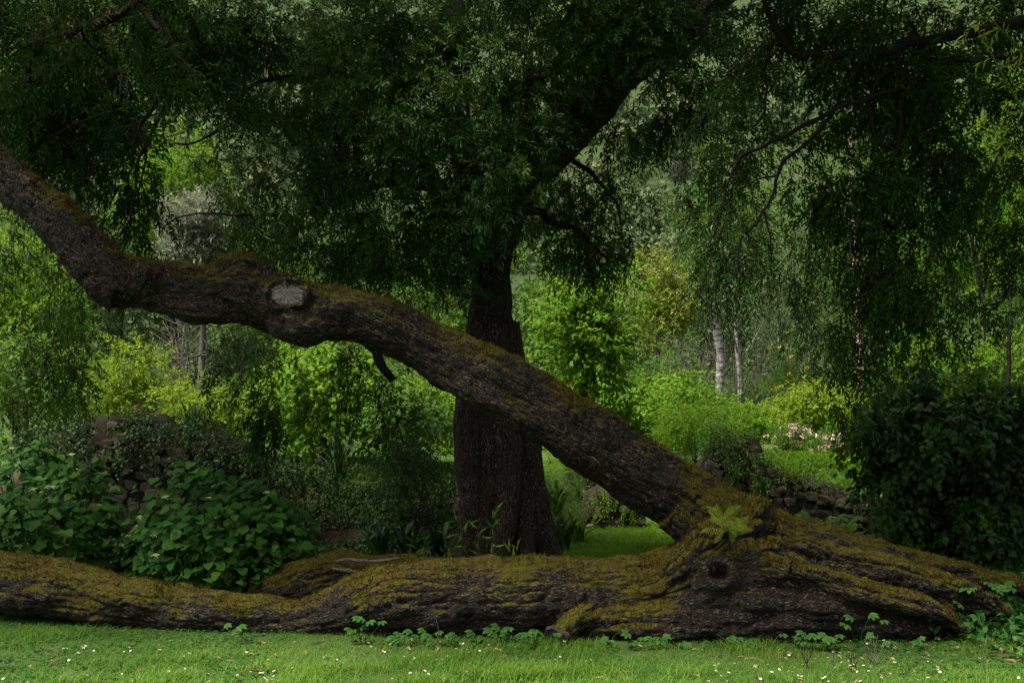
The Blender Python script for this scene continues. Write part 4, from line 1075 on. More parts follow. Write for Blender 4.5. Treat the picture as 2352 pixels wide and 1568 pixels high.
def ruin(name, label, prof, Y, thick, rows, size, seed, keep=.8, zones=None, core_mat='wall_core'):
    rng = np.random.default_rng(seed)
    A_ = np.array(prof, float)
    px = np.linspace(A_[0, 0], A_[-1, 0], 70)
    top = np.interp(px, A_[:, 0], A_[:, 1])
    Yc = Y
    x = (px - CX) * Yc / F; zt = H - (top - HY) * Yc / F
    zb = np.minimum(hz(x, Yc + 0 * x), hz(x, Yc + .3 + 0 * x)) - .25
    en = np.minimum(np.arange(70), np.arange(70)[::-1]) / 12.0
    zt = zb + (zt - zb) * np.clip(en, .02, 1) ** .6
    root = thing(name, label, 'wall', (x.mean(), Yc, float(zb.mean())))
    a = np.linspace(0, np.pi, 26)
    yy = -np.sign(np.cos(a)) * np.abs(np.cos(a)) ** .55 * thick / 2 + thick / 2
    zz = np.sin(a) ** .55
    Vv = np.stack([x[:, None] + 0 * a, Yc + yy[None] + 0 * x[:, None], zb[:, None] + (zt - zb)[:, None] * zz[None]], -1)
    n1 = np.stack([fbm(Vv * 2.2 + s, 4, seed) for s in (0, 31, 57)], -1)
    Vv = Vv + n1 * [.10, .20, .16] * np.where(zz > .05, 1, 0)[None, :, None]
    ii = np.arange(69)[:, None] * 26 + np.arange(25)[None]
    Q = np.stack([ii, ii + 26, ii + 27, ii + 1], -1).reshape(-1, 4)
    part('core', Vv.reshape(-1, 3), M[core_mat], root, None, Q)
    cnt = 0
    z = 0.0
    z = zb.min() + .25
    while z < zt.max():
        X_ = x[0]
        hgt = size * rng.uniform(.7, 1.1)
        while X_ < x[-1]:
            wdt = size * rng.uniform(.8, 1.9)
            xc = X_ + wdt / 2; X_ += wdt * rng.uniform(.98, 1.12)
            tz = np.interp(xc, x, zt); bz = np.interp(xc, x, zb)
            if z + hgt * .9 > tz or z < bz or rng.uniform() > keep: continue
            if zones and not any(p0 < xc / Yc * F + CX < p1 for p0, p1 in zones): continue
            f = np.clip((z - bz) / max(.05, tz - bz), 0, .999)
            an = math.asin(f ** (1 / .55)); yf = Yc + thick / 2 - math.cos(an) ** .55 * thick / 2
            nb = fbm(np.array([[xc, yf, z]]) * 2.2 + 31, 4, seed)[0] * .20
            o = link('stone', STN[rng.integers(7)], None, root)
            o.location = np.array([xc, yf + nb + rng.uniform(-.02, .05), z + rng.normal(0, .02)]) - ORG[root.name]
            o.scale = (wdt, size * rng.uniform(.7, 1.1), hgt * rng.uniform(.9, 1.15))
            o.rotation_euler = (rng.normal(0, .12), rng.normal(0, .13), rng.normal(0, .15))
            cnt += 1
            if cnt > 295: return root
        z += hgt * .95
    return root
w_left = ruin('ruined_wall', 'low ruined rubble wall mound behind the hydrangeas', [(-40, 1020), (60, 1010), (130, 985), (200, 962), (260, 952), (330, 958), (400, 978), (470, 988), (540, 1024), (600, 1052), (660, 1088)], 14.3, 1.5, 8, .125, 201, .8, [(120, 620)])
w_right = ruin('dry_stone_wall', 'grey dry stone wall behind the root base, mossy at its left end', [(1560, 1060), (1600, 1000), (1640, 985), (1700, 985), (1745, 1005), (1765, 1060), (1800, 1072), (1850, 1088), (1900, 1102), (1960, 1122), (2060, 1150), (2120, 1160)], 15.9, 1.0, 8, .125, 202, .9, [(1590, 2090)])
w_small = ruin('garden_wall', 'small shaded stone wall under the leaning stem behind the mossy mound', [(1340, 1060), (1375, 1030), (1440, 1030), (1500, 1050), (1600, 1060)], 19.6, .6, 6, .17, 203, .9)
w_ivy = ruin('ivy_wall', 'old stone wall smothered in dark ivy at the right edge', [(2030, 1100), (2060, 1010), (2100, 960), (2150, 950), (2250, 960), (2350, 970), (2450, 950)], 13.3, .6, 8, .13, 204, .85, [(2050, 2290)])
mound = ruin('mossy_mound', 'small rounded mossy stone mound right of the standing trunk', [(1325, 1195), (1340, 1150), (1375, 1122), (1420, 1112), (1460, 1125), (1485, 1150), (1500, 1195)], 17.6, 1.1, 4, .14, 205, .25)

def wall_green(root, ells, mat, leaf, seed, name, tmpl=OVAL, nl=7, hang=.4, **kw):
    return crown(np.random.default_rng(seed), root, ells, M[mat], leaf=leaf, nl=nl, hang=hang, name=name, tmpl=tmpl, twig=False, **kw)
wall_green(w_ivy, [(2095, 930, 12.8, 70, 50, .45, 170), (2190, 950, 12.7, 80, 45, .5, 170), (2030, 1010, 12.8, 50, 80, .35, 150), (2130, 1040, 12.6, 90, 60, .4, 220), (2240, 1040, 12.6, 80, 70, .4, 200), (2320, 1090, 12.7, 70, 120, .4, 280),
                   (2010, 1110, 12.9, 35, 60, .25, 70), (2070, 1210, 12.7, 70, 45, .25, 110), (2230, 1220, 12.5, 130, 50, .4, 260), (2330, 960, 12.8, 60, 60, .4, 150), (2260, 920, 12.9, 40, 35, .3, 60), (2060, 910, 13, 35, 30, .3, 40),
                   (2130, 905, 12.9, 30, 25, .3, 40)], 'deep', (.12, .085), 211, 'ivy', sub_r=.26, nl=6)
wall_green(w_ivy, [(2050, 905, 12.8, 40, 35, .4, 66), (2150, 890, 12.8, 60, 35, .4, 88), (2250, 900, 12.8, 60, 35, .4, 66), (1985, 990, 12.8, 30, 70, .3, 66), (2330, 910, 12.8, 50, 50, .4, 66), (2120, 1000, 12.4, 110, 60, .2, 110), (2260, 1130, 12.3, 100, 90, .2, 110), (2040, 1180, 12.4, 50, 60, .2, 44)], 'midgreen', (.10, .06), 217, 'young_ivy', sub_r=.22, nl=6)
wall_green(w_right, [(1620, 1010, 15.75, 50, 40, .2, 70), (1690, 1050, 15.75, 50, 50, .15, 45), (1660, 982, 16.0, 80, 14, .4, 130), (1770, 1050, 16.1, 40, 14, .3, 60), (1760, 1080, 15.75, 60, 30, .2, 50), (1830, 1080, 15.8, 80, 18, .2, 40), (1950, 1130, 15.8, 60, 25, .15, 30)], 'midgreen', (.05, .03), 212, 'ivy', sub_r=.18)
wall_green(w_right, [(1770, 1050, 16.2, 50, 14, .4, 90), (1840, 1078, 16.2, 60, 12, .4, 90), (1920, 1098, 16.2, 60, 12, .4, 90), (2000, 1122, 16.1, 60, 14, .4, 90), (1640, 980, 16.3, 60, 12, .4, 90), (1700, 985, 16.2, 50, 14, .4, 70)], 'bright', (.05, .02), 216, 'top_growth', sub_r=.15)
wall_green(w_left, [(150, 1000, 14.2, 110, 40, .3, 150), (400, 1010, 14.2, 90, 40, .3, 60), (500, 1060, 14.1, 80, 40, .3, 110), (330, 1060, 14.1, 120, 50, .2, 50), (60, 1020, 14.2, 90, 40, .2, 160), (250, 965, 14.6, 120, 18, .4, 130), (400, 985, 14.5, 90, 16, .4, 130), (560, 1050, 14.4, 90, 25, .4, 200), (700, 1085, 14.3, 100, 25, .4, 180), (300, 1000, 14.15, 110, 40, .15, 90)], 'deep', (.06, .035), 213, 'creeper', sub_r=.2)
wall_green(mound, [(1400, 1130, 17.5, 70, 18, .4, 140), (1440, 1165, 17.3, 60, 25, .3, 60), (1360, 1165, 17.3, 40, 25, .3, 50)], 'bright', (.04, .022), 214, 'moss_cover', sub_r=.15)
print('garden done')

# ------------------------------------------------------------------ ground cover, lawn, daisies
def cover(name, label, cat, rng, XY, mat, leaf, nl, L, tmpl=DIAMOND, up=1.0, droop=.3, spread=.9):
    C = np.stack([XY[:, 0], XY[:, 1], hz(XY[:, 0], XY[:, 1]) - .01], -1)
    tone = np.clip(.5 + .6 * vnoise(C * 1.5, 9) + rng.normal(0, .15, len(C)), 0, 1)
    Vv, T, R, _ = sprays(rng, C, rng.normal(0, .55, C.shape) * [1, 1, .2] + [0, 0, up], rng.uniform(*L, len(C)), nl, leaf[0], leaf[1], droop, spread, 1.0, tmpl, tone)
    o = link(name, new_mesh(name, Vv, T, None, False, {'rnd': R}), M[mat], None, 'stuff')
    return tag(o, label, cat)

def region(rng, n, fx, y0, y1):
    Y_ = rng.uniform(y0, y1, n); p0, p1 = fx
    return np.stack([(rng.uniform(p0, p1, n) - CX) * Y_ / F, Y_], -1)

rng = np.random.default_rng(301)
XY = region(rng, 4600, (560, 1060), 12.4, 17.5); XY = XY[vnoise(np.c_[XY * 1.6, XY[:, 0] * 0], 4) > -.25]
cover('bank_cover', 'low dark ivy and weeds over the earth bank left of the standing trunk', 'ground cover', rng, XY, 'deep', (.07, .045), 6, (.08, .2))
XY = region(rng, 1500, (620, 1060), 15.6, 18.5)
cover('bank_weeds', 'brighter weeds along the crest of the earth bank', 'ground cover', rng, XY, 'midgreen', (.06, .03), 6, (.08, .2), OVAL)
XY = region(rng, 2200, (-80, 720), 10.5, 14.5)
cover('undergrowth', 'dark undergrowth between the hydrangeas and the ruined wall', 'ground cover', rng, XY, 'deep', (.075, .045), 5, (.12, .3))
XY = region(rng, 4200, (1230, 1600), 13.2, 19.5)
cover('shaded_turf', 'shaded weedy turf between the standing trunk and the root base', 'grass', rng, XY, 'bright', (.06, .012), 6, (.04, .1))
XY = region(rng, 3600, (1690, 2040), 16.8, 20.5)
cover('slope_grass', 'sunlit long grass on the slope above the dry stone wall', 'grass', rng, XY, 'bright', (.14, .012), 6, (.06, .16))
XY = region(rng, 4000, (-900, 3250), 18.2, 44)
cover('garden_weeds', 'mixed low green growth covering the garden terrace', 'ground cover', rng, XY, 'bright', (.16, .06), 6, (.15, .5))
XY = region(rng, 1500, (1650, 2400), 9.4, 13.2)
cover('shade_weeds', 'dark low weeds behind the root base', 'ground cover', rng, XY, 'midgreen', (.075, .05), 6, (.06, .2))
XY = np.stack([rng.normal(4.4, .42, 1000), rng.normal(8.35, .5, 1000)], -1)
cover('creeper_patch', 'bright creeper leaves swallowing the root ends at the right edge', 'ground cover', rng, XY, 'creeper', (.085, .045), 6, (.12, .42), OVAL)

def blades(rng, XY, h, w, tone):
    n = len(XY)
    P = np.stack([XY[:, 0], XY[:, 1], hz(XY[:, 0], XY[:, 1]) - .004], -1)
    a = rng.uniform(0, 6.28, n); le = unit(np.stack([np.cos(a), np.sin(a), 0 * a], -1)); s = np.stack([-le[:, 1], le[:, 0], 0 * a], -1)
    ln = rng.uniform(.4, 1.8, n)[:, None] * h[:, None]
    up = np.array([0, 0, 1.0])
    V = np.stack([P - s * w[:, None], P + s * w[:, None], P + le * ln * .35 + up * h[:, None] * .6 + s * w[:, None] * .7, P + le * ln * .35 + up * h[:, None] * .6 - s * w[:, None] * .7, P + le * ln + up * h[:, None] * .95], 1)
    b = np.arange(n)[:, None] * 5
    return V.reshape(-1, 3), np.concatenate([b + [0, 1, 2], b + [0, 2, 3], b + [3, 2, 4]]), np.repeat(tone, 5)
rng = np.random.default_rng(302)
n = 70000
XY = region(rng, n, (-120, 2480), 6.1, 9.6)
XY = XY[fbm(np.c_[XY * 2.4, XY[:, 0] * 0 + 3], 3, 36) > -.30 - .25 * rng.uniform(0, 1, len(XY))]; n = len(XY)
tone = np.clip(.38 + .6 * fbm(np.c_[XY * 1.3, XY[:, 0] * 0], 3, 6) + rng.normal(0, .2, n), 0, 1)
tall = sstep(.15, .5, fbm(np.c_[XY * 1.7, XY[:, 0] * 0 + 5], 3, 16))
hh = rng.uniform(.018, .05, n) * (1 + 1.3 * tall)
Vv, T, R = blades(rng, XY, hh, rng.uniform(.0016, .0034, n), tone)
XT = np.concatenate([np.stack([rng.normal(cx_, .10, 160), rng.normal(cy_, .06, 160)], -1) for cx_, cy_ in zip((rng.normal(950, 420, 34) - CX) * 6.55 / F, rng.uniform(6.25, 7.0, 34))])
Vv2, T2, R2 = blades(rng, XT, rng.uniform(.04, .12, len(XT)), rng.uniform(.002, .004, len(XT)), rng.uniform(.4, 1, len(XT)))
T = np.concatenate([T, T2 + len(Vv)]); Vv = np.concatenate([Vv, Vv2]); R = np.concatenate([R, R2])
g = link('lawn_grass', new_mesh('lawn_grass', Vv, T, None, False, {'rnd': R}), M['grass'], None, 'stuff')
tag(g, 'short green lawn grass in front of the fallen tree', 'grass')
n = 9000
XY = region(rng, n, (-120, 2480), 6.2, 9.2); XY = XY[(fbm(np.c_[XY * .9, XY[:, 0] * 0], 3, 26) > .02) | (XY[:, 0] < -1.8)]
C = np.stack([XY[:, 0], XY[:, 1], hz(XY[:, 0], XY[:, 1]) + rng.uniform(.01, .035, len(XY))], -1)
C3 = np.repeat(C, 3, 0); a = np.tile([0, 2.09, 4.19], len(C)) + np.repeat(rng.uniform(0, 6.28, len(C)), 3)
Vv, T, R = place_leaves(C3, np.stack([np.cos(a), np.sin(a), 0 * a + .15], -1), np.array([0, 0, 1.0]) + rng.normal(0, .25, C3.shape), .022, .022, np.clip(np.repeat(rng.uniform(.2, .7, len(C)), 3), 0, 1))
cl = link('clover', new_mesh('clover', Vv, T, None, False, {'rnd': R}), M['creeper'], None, 'stuff')
tag(cl, 'dark green clover leaves mixed into the lawn', 'clover')

# daisies
a = np.arange(11) / 11 * 6.283
Vp, Tp, Rp = place_leaves(np.tile([0, 0, .05], (11, 1)) + np.stack([np.cos(a), np.sin(a), 0 * a], -1) * .003, np.stack([np.cos(a), np.sin(a), 0 * a + .12], -1), np.tile([0, 0, 1.0], (11, 1)), .0105, .0055, np.linspace(0, 1, 11))
ab = np.arange(6) / 6 * 6.283
Vc = np.vstack([np.stack([np.cos(ab) * .005, np.sin(ab) * .005, 0 * ab + .0515], -1), [[0, 0, .055]]]); Tc = np.array([[i, (i + 1) % 6, 6] for i in range(6)])
Vs, Ts, Qs = tube(np.array([[0, 0, 0], [.003, 0, .025], [0, 0, .05]]), [.0012] * 3, 4)
dm = new_mesh('daisy', np.vstack([Vp, Vc, Vs]), np.vstack([Tp, Tc + len(Vp), Ts + len(Vp) + len(Vc)]), Qs + len(Vp) + len(Vc), False, {'rnd': np.concatenate([Rp, np.full(len(Vc) + len(Vs), .5)])})
for m_ in ('petal_white', 'petal_yellow', 'grass'): dm.materials.append(M[m_])
dm.polygons.foreach_set('material_index', np.concatenate([np.zeros(len(Tp), int), np.ones(len(Tc), int), np.full(len(Ts) + len(Qs), 2)]).astype(np.int32))
cnt = 0
while cnt < 190:
    px = rng.uniform(0, 2352) if rng.uniform() < .45 else rng.normal(950, 330) if rng.uniform() < .55 else rng.normal(1880, 160)
    py = rng.uniform(1478, 1580); Y_ = H * F / (py - HY)
    x = (px - CX) * Y_ / F
    if fbm(np.array([[x * 2.2, Y_ * 2.2, 3.3]]), 2, 8)[0] < -.12: continue
    o = link('daisy', dm)
    o.location = (x, Y_, float(hz(x, Y_))); s_ = rng.uniform(.55, 1.0); o.scale = (s_, s_, s_ * rng.uniform(.7, 1.2))
    o.rotation_euler = (rng.normal(.15, .25), rng.normal(0, .25), rng.uniform(0, 6.28))
    tag(o, 'tiny white daisy with yellow eye in the lawn before the fallen tree', 'daisy', 'daisies scattered over the lawn')
    cnt += 1

# ------------------------------------------------------------------ hydrangeas: each big leaf a piece
def ovate(nx=6):
    t = np.linspace(0, 1, nx + 1)
    wd = np.sin(np.pi * t ** .70) ** .72 * .45
    wd[0] = .02; wd[-1] = .004
    zc = -.30 * t ** 2 + .07 * t
    rows = []
    for i in range(nx + 1):
        rows += [(t[i], -wd[i], zc[i] + wd[i] * .16 + (.02 if i % 2 else -.01)), (t[i], 0, zc[i]), (t[i], wd[i], zc[i] + wd[i] * .16 + (.02 if i % 2 else -.01))]
    Q = []
    for i in range(nx):
        for j in (0, 1):
            b = i * 3 + j; Q.append([b, b + 1, b + 4, b + 3])
    return np.array(rows), np.array(Q)
LV, LQ = ovate(7)
HL = []
for r in (.05, .3, .5, .7, .95):
    me = new_mesh('leaf', LV, None, LQ, True, {'rnd': np.full(len(LV), r)}); me.materials.append(M['hydrangea']); HL.append(me)
rngf = np.random.default_rng(9)
B = Acc()
for q in range(46):
    d = rngf.normal(size=2) * .4; d = d / max(1, np.hypot(*d)); z = .35 * math.sqrt(max(0, 1 - (d ** 2).sum())) + rngf.uniform(-.05, .05)
    Vf = np.array([[-1, 0, 0], [0, -1, 0], [1, 0, 0], [0, 1, 0], [0, 0, .9]]) * .13 + [d[0], d[1], z]
    B.add(Vf, [[0, 1, 4], [1, 2, 4], [2, 3, 4], [3, 0, 4]], None, rngf.uniform())
Vf, Tf, _, Rf = B.get()
FH = new_mesh('flower_head', Vf, Tf, None, True, {'rnd': Rf}); FH.materials.append(M['floret'])
def basis(ld, up):
    ld = unit(np.asarray(ld, float)); n_ = unit(up - ld * np.dot(up, ld)); s_ = np.cross(n_, ld)
    return ld, s_, n_
def put(me, name, root, p, ld, up, sx, sy=None, sz=None):
    ld, s_, n_ = basis(ld, up); sy = sx if sy is None else sy; sz = sx if sz is None else sz
    o = link(name, me, None, root)
    p = np.asarray(p) - ORG[root.name]
    o.matrix_basis = Matrix([[ld[i] * sx, s_[i] * sy, n_[i] * sz, p[i]] for i in range(3)] + [[0, 0, 0, 1]])
    return o
def hydrangea(label, lobes, Y, seed, nleaf, nflow):
    rng = np.random.default_rng(seed)
    px = np.mean([l[0] for l in lobes])
    root = thing('hydrangea', label, 'shrub', ((px - CX) * Y / F, Y, 0))
    pts, nrm = [], []
    tot = sum(l[2] for l in lobes)
    for (lx, ltop, lw, ly) in lobes:
        c = at(lx, 1385, ly); c[2] = .05
        rx = lw * ly / F / 2; rz = (at(lx, ltop, ly)[2] - .05) * 1.04
        m_ = int(nleaf * lw / tot)
        q_ = rng.uniform(0, 1, m_) ** .55; th = rng.uniform(0, 2 * np.pi, m_)
        d = np.stack([q_ * np.cos(th), q_ * np.sin(th) - .12, np.sqrt(np.maximum(0.02, 1 - q_ ** 2.8))], -1)
        lowr = rng.uniform(0, 1, m_) < .38                      # the skirt of leaves down the sides
        d[lowr] = np.stack([np.cos(th[lowr]), -np.abs(np.sin(th[lowr])), rng.uniform(.1, .85, lowr.sum())], -1)
        f = rng.uniform(.80, 1.04, m_)
        pts.append(c + d * f[:, None] * [rx, rx * .75, rz]); nrm.append(d)
    pts = np.concatenate(pts); nrm = np.concatenate(nrm)
    order = np.argsort(pts[:, 1] - .5 * pts[:, 2]); pts, nrm = pts[order], nrm[order]
    A = Acc(); stems = Acc()
    for i, (p, d) in enumerate(zip(pts, nrm)):
        ld = unit(d * [1, 1, .15] + rng.normal(0, .5, 3) * [1, 1, .4] + [0, -.3, -.38])
        up = unit(d * .4 + [0, -.45, .75] + rng.normal(0, .28, 3))
        sz = rng.uniform(.068, .128)
        if i < 298:
            put(HL[rng.integers(5)], 'leaf', root, p, ld, up, sz, sz * rng.uniform(.85, 1.05), sz)
        else:
            l_, s_, n_ = basis(ld, up)
            A.add(p + (LV[:, :1] * l_ + LV[:, 1:2] * s_ + LV[:, 2:] * n_) * sz, None, LQ, rng.uniform(0, 1))
        if i % 6 == 0:
            b = root.location; b = np.array([p[0] * .8 + b[0] * .2, p[1] + .15, 0])
            Vv, T, Qq = tube(catmull([b, (b + p) / 2 + [0, 0, .1], p - [0, 0, .02]], 6), np.linspace(.006, .003, 6), 5); stems.add(Vv, T, Qq)
    A.part('inner_leaves', M['hydrangea'], root, True, 'stuff')
    stems.part('stems', M['creeper'], root, True, 'stuff')
    k3 = 0
    for i in rng.permutation(len(pts)):
        if k3 >= nflow: break
        if nrm[i][2] > .35:
            p = pts[i] + nrm[i] * .05 + [0, -.02, .06]
            put(FH, 'flower_head', root, p, [1, 0, 0], unit(np.array([0, -.2, 1.0]) + rng.normal(0, .2, 3)), rng.uniform(.032, .055)); k3 += 1
    return root
hydrangea('green hydrangea bush with pale budding heads at the left edge', [(60, 1028, 280, 10.6), (190, 1062, 220, 10.3), (-60, 1050, 240, 10.4), (235, 1170, 150, 10.0), (100, 1130, 270, 9.8)], 10.2, 401, 1500, 30)
hydrangea('rounded green hydrangea bush with pale budding heads behind the sunken middle of the log', [(440, 1078, 240, 10.1), (560, 1098, 250, 9.9), (375, 1165, 150, 9.9), (640, 1150, 160, 9.7), (490, 1160, 330, 9.5), (600, 1190, 220, 9.45)], 9.8, 402, 1700, 32)

# ------------------------------------------------------------------ strap-leaved plants and ferns
def strap_mesh(curl, seed, w=.055, mat='midgreen'):
    n_ = 9; t = np.linspace(0, 1, n_)
    x = t * (.35 + .5 * curl); z = np.sin(t * (1.2 + curl * .9)) * (1.0 - .45 * curl * t)
    ww = w * np.sin(np.pi * (.12 + .86 * t)) ** .7; ww[-1] = .003
    wave = .012 * np.sin(t * 14 + seed)
    V = np.stack([np.stack([x, -ww, z + .012 + wave], -1), np.stack([x, 0 * x, z], -1), np.stack([x, ww, z + .012 - wave], -1)], 1).reshape(-1, 3)
    Q = np.array([[i * 3 + j, i * 3 + j + 1, i * 3 + j + 4, i * 3 + j + 3] for i in range(n_ - 1) for j in (0, 1)])
    me = new_mesh('leaf', V, None, Q, True, {'rnd': np.full(len(V), (seed * .37) % 1)}); me.materials.append(M[mat])
    return me
SM = {k_: [strap_mesh(c, i, wd, mt) for i, c in enumerate((.1, .35, .6, .9))] for k_, wd, mt in (('tongue', .065, 'deep'), ('tongue_lit', .065, 'midgreen'), ('strap', .022, 'deep'))}  # same fern leaf in darker and lighter green, light painted into tongue_lit
def rosette(name, label, cat, px, py, Y, size, n_, kind, seed, group=None):
    rng = np.random.default_rng(seed)
    p = at(px, py, Y); p[2] = min(p[2], float(hz(p[0], p[1]))) if py > 1000 else p[2]
    root = thing(name, label, cat, p, group)
    for i in range(n_):
        o = link('leaf', SM[kind][rng.integers(4)], None, root)
        s_ = size * rng.uniform(.65, 1.1); o.scale = (s_, s_, s_)
        o.rotation_euler = (rng.normal(0, .12), rng.normal(0, .15), i * 2.4 + rng.normal(0, .3))
        o.location = (rng.normal(0, .04), rng.normal(0, .04), 0)
    return root
FE = 'fern'
for i, (px, py, Y, sz, n_, kd, lb) in enumerate((
        (870, 1240, 13.2, .5, 26, 'tongue', 'dark hart\'s tongue fern on the bank, farthest from the standing trunk'),
        (940, 1230, 13.1, .55, 28, 'tongue', 'dark hart\'s tongue fern on the bank in the middle of its row'),
        (1010, 1225, 13.3, .5, 26, 'tongue', 'dark hart\'s tongue fern touching the left of the standing trunk'),
        (1290, 1190, 14.3, .55, 28, 'tongue', 'hart\'s tongue fern close against the right of the standing trunk'),
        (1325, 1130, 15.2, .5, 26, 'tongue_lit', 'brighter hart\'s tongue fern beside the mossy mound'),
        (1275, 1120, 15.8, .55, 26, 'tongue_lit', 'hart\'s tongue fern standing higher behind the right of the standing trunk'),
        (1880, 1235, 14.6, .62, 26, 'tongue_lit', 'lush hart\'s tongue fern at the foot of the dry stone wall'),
        (1935, 1235, 14.4, .55, 22, 'tongue_lit', 'smaller hart\'s tongue fern between wall foot and ivy'),
        (1670, 1240, 15.0, .55, 18, 'tongue', 'shaded fern hidden behind the knob of the root base'))):
    rosette('hart_tongue_fern', lb, FE, px, py, Y, sz, n_, kd, 500 + i)
for i, (px, py, Y, sz, n_, lb) in enumerate(((780, 1055, 16.3, .75, 46, 'dark strap-leaved clump on the crest of the bank'), (440, 990, 15.9, .5, 34, 'strap-leaved clump on top of the ruined wall mound'), (500, 1005, 15.7, .45, 30, 'small strap-leaved clump at the right end of the ruined wall'))):
    rosette('strap_plant', lb, 'plant', px, py, Y, sz, n_, 'strap', 520 + i)

# bright fern growing on the fallen tree
def frond_mesh(seed):
    rng = np.random.default_rng(seed)
    n_ = 13; A = Acc()
    t = np.linspace(0, 1, n_)
    P = np.stack([t, 0 * t, .38 * np.sin(t * 2.2) - .12 * t], -1)
    Vv, T, Qq = tube(P, np.linspace(.012, .003, n_), 4); A.add(Vv, T, Qq, .8)
    for i in range(1, n_):
        ln = .27 * math.sin(math.pi * (.2 + .78 * t[i])) ** .8
        for s_ in (-1, 1):
            for q, f in enumerate((0, .45)):
                Vl, Tl, Rl = place_leaves((P[i] + [.12 * f * ln, s_ * f * ln, -.1 * f * ln])[None], np.array([[.32 + .2 * f, s_ * 1.0, -.28]]), np.array([[0, 0, 1.0]]), ln * (.62 if q == 0 else .6), .040 if q == 0 else .030, rng.uniform(.3, 1, 1)); A.add(Vl, Tl, None, Rl)
    V, T, Q, R = A.get()
    me = new_mesh('frond', V, T, Q, False, {'rnd': R}); me.materials.append(M['fern'])
    return me
FR = [frond_mesh(s) for s in range(3)]
fern = thing('fern', 'small bright yellow-green fern growing from the fork of the fallen tree', 'fern', at(1668, 1200, 7.98))
rng = np.random.default_rng(541)
for i in range(19):
    an = i * 2.4 + rng.normal(0, .3); dx, dz = math.cos(an), math.sin(an) * .8 + .25
    b_ = ORG[fern.name] + [rng.normal(0, .055) + dx * .03, rng.normal(-.01, .02), rng.normal(0, .04)]
    put(FR[i % 3], 'frond', fern, b_, [dx, -.35 + rng.normal(0, .45), dz], unit(np.array([dx * -.3, -.8, .55]) + rng.normal(0, .45, 3)), rng.uniform(.09, .21))

# ------------------------------------------------------------------ creeper seedlings along the log, twigs, litter
def palm_leaf(seed):
    rng = np.random.default_rng(seed); A = Acc()
    for a, ln in ((0, 1.0), (.75, .86), (-.75, .86), (1.55, .6), (-1.55, .6)):
        s_ = unit(np.array([math.cos(a), math.sin(a), -.15]))
        V = LV.copy(); c, sn = math.cos(a), math.sin(a)
        x, y, z = V[:, 0] * ln, V[:, 1] * .62 * ln, V[:, 2] * ln
        A.add(np.stack([x * c - y * sn, x * sn + y * c, z], -1), None, LQ, rng.uniform(.3, .9))
    V, T, Q, R = A.get()
    me = new_mesh('leaf', V, T, Q, True, {'rnd': R}); me.materials.append(M['creeper'])
    return me
PL = [palm_leaf(s) for s in range(3)]
def seedling(px, py, Y, n_, h, seed, label, sz=.068):
    rng = np.random.default_rng(seed)
    b = at(px, py, Y); b[2] = float(hz(b[0], b[1]))
    root = thing('creeper_seedling', label, 'creeper', b)
    for i in range(n_):
        e = b + np.array([rng.normal(0, .10), rng.uniform(-.1, .02), h * rng.uniform(.35, 1.0)])
        Vv, T, Qq = tube(catmull([b, (b + e) / 2 + rng.normal(0, .02, 3), e], 6), np.linspace(.003, .0018, 6), 4)
        st = part('stem', Vv, M['creeper'], root, T, Qq)
        lf = put(PL[rng.integers(3)], 'leaf', root, e, [rng.normal(0, .8), -.7, -.1], unit(np.array([0, -.55, .8]) + rng.normal(0, .2, 3)), sz * rng.uniform(.75, 1.15))
        lf.parent = st
for i, (px, py, Y, n_, h, lb) in enumerate((
        (570, 1480, 8.0, 4, .16, 'small creeper seedling alone at the foot of the thin part of the log'), (830, 1480, 7.95, 8, .24, 'tallest five-leaved creeper at the foot of the log left of centre'),
        (905, 1484, 7.85, 4, .10, 'low creeper just right of the tallest one'), (965, 1482, 7.85, 7, .17, 'bushy creeper with a dry grass stalk beside it'), (1045, 1484, 7.8, 6, .13, 'low creeper below the smooth middle of the log'),
        (1105, 1484, 7.8, 5, .13, 'creeper left of the pair before the low sawn stub'), (1155, 1484, 7.75, 6, .17, 'creeper of the pair, nearer the low sawn stub'), (1235, 1486, 7.75, 6, .14, 'creeper touching the left of the low sawn stub'),
        (1400, 1492, 7.7, 4, .10, 'low creeper just right of the low sawn stub'), (1450, 1492, 7.7, 5, .13, 'creeper under the overhang right of the low sawn stub'), (1560, 1488, 7.75, 6, .10, 'flat creeper patch under the raised root base'),
        (1700, 1490, 7.75, 7, .12, 'creeper under the root base below the knot hole'), (1830, 1490, 7.75, 8, .14, 'creeper in the gap under the root base'), (1900, 1485, 7.7, 6, .14, 'creeper left of the tall upright seedling'),
        (1975, 1480, 7.7, 5, .30, 'tall upright creeper seedling in front of the root base'), (2075, 1480, 7.7, 4, .10, 'tiny creeper right of the tall upright seedling'))):
    seedling(px, py, Y, n_, h, 600 + i, lb, .070)
for i, (px, py, Y, n_, h, lb) in enumerate(((2210, 1400, 8.1, 9, .45, 'large creeper climbing over the lower root end'), (2290, 1400, 8.3, 12, .5, 'dense creeper at the right edge above the litter'), (2330, 1340, 8.8, 10, .45, 'creeper behind the root tips at the right edge'), (2240, 1330, 9.2, 8, .35, 'creeper peeping over the upper root behind'))):
    seedling(px, py, Y, n_, h, 640 + i, lb, .10)

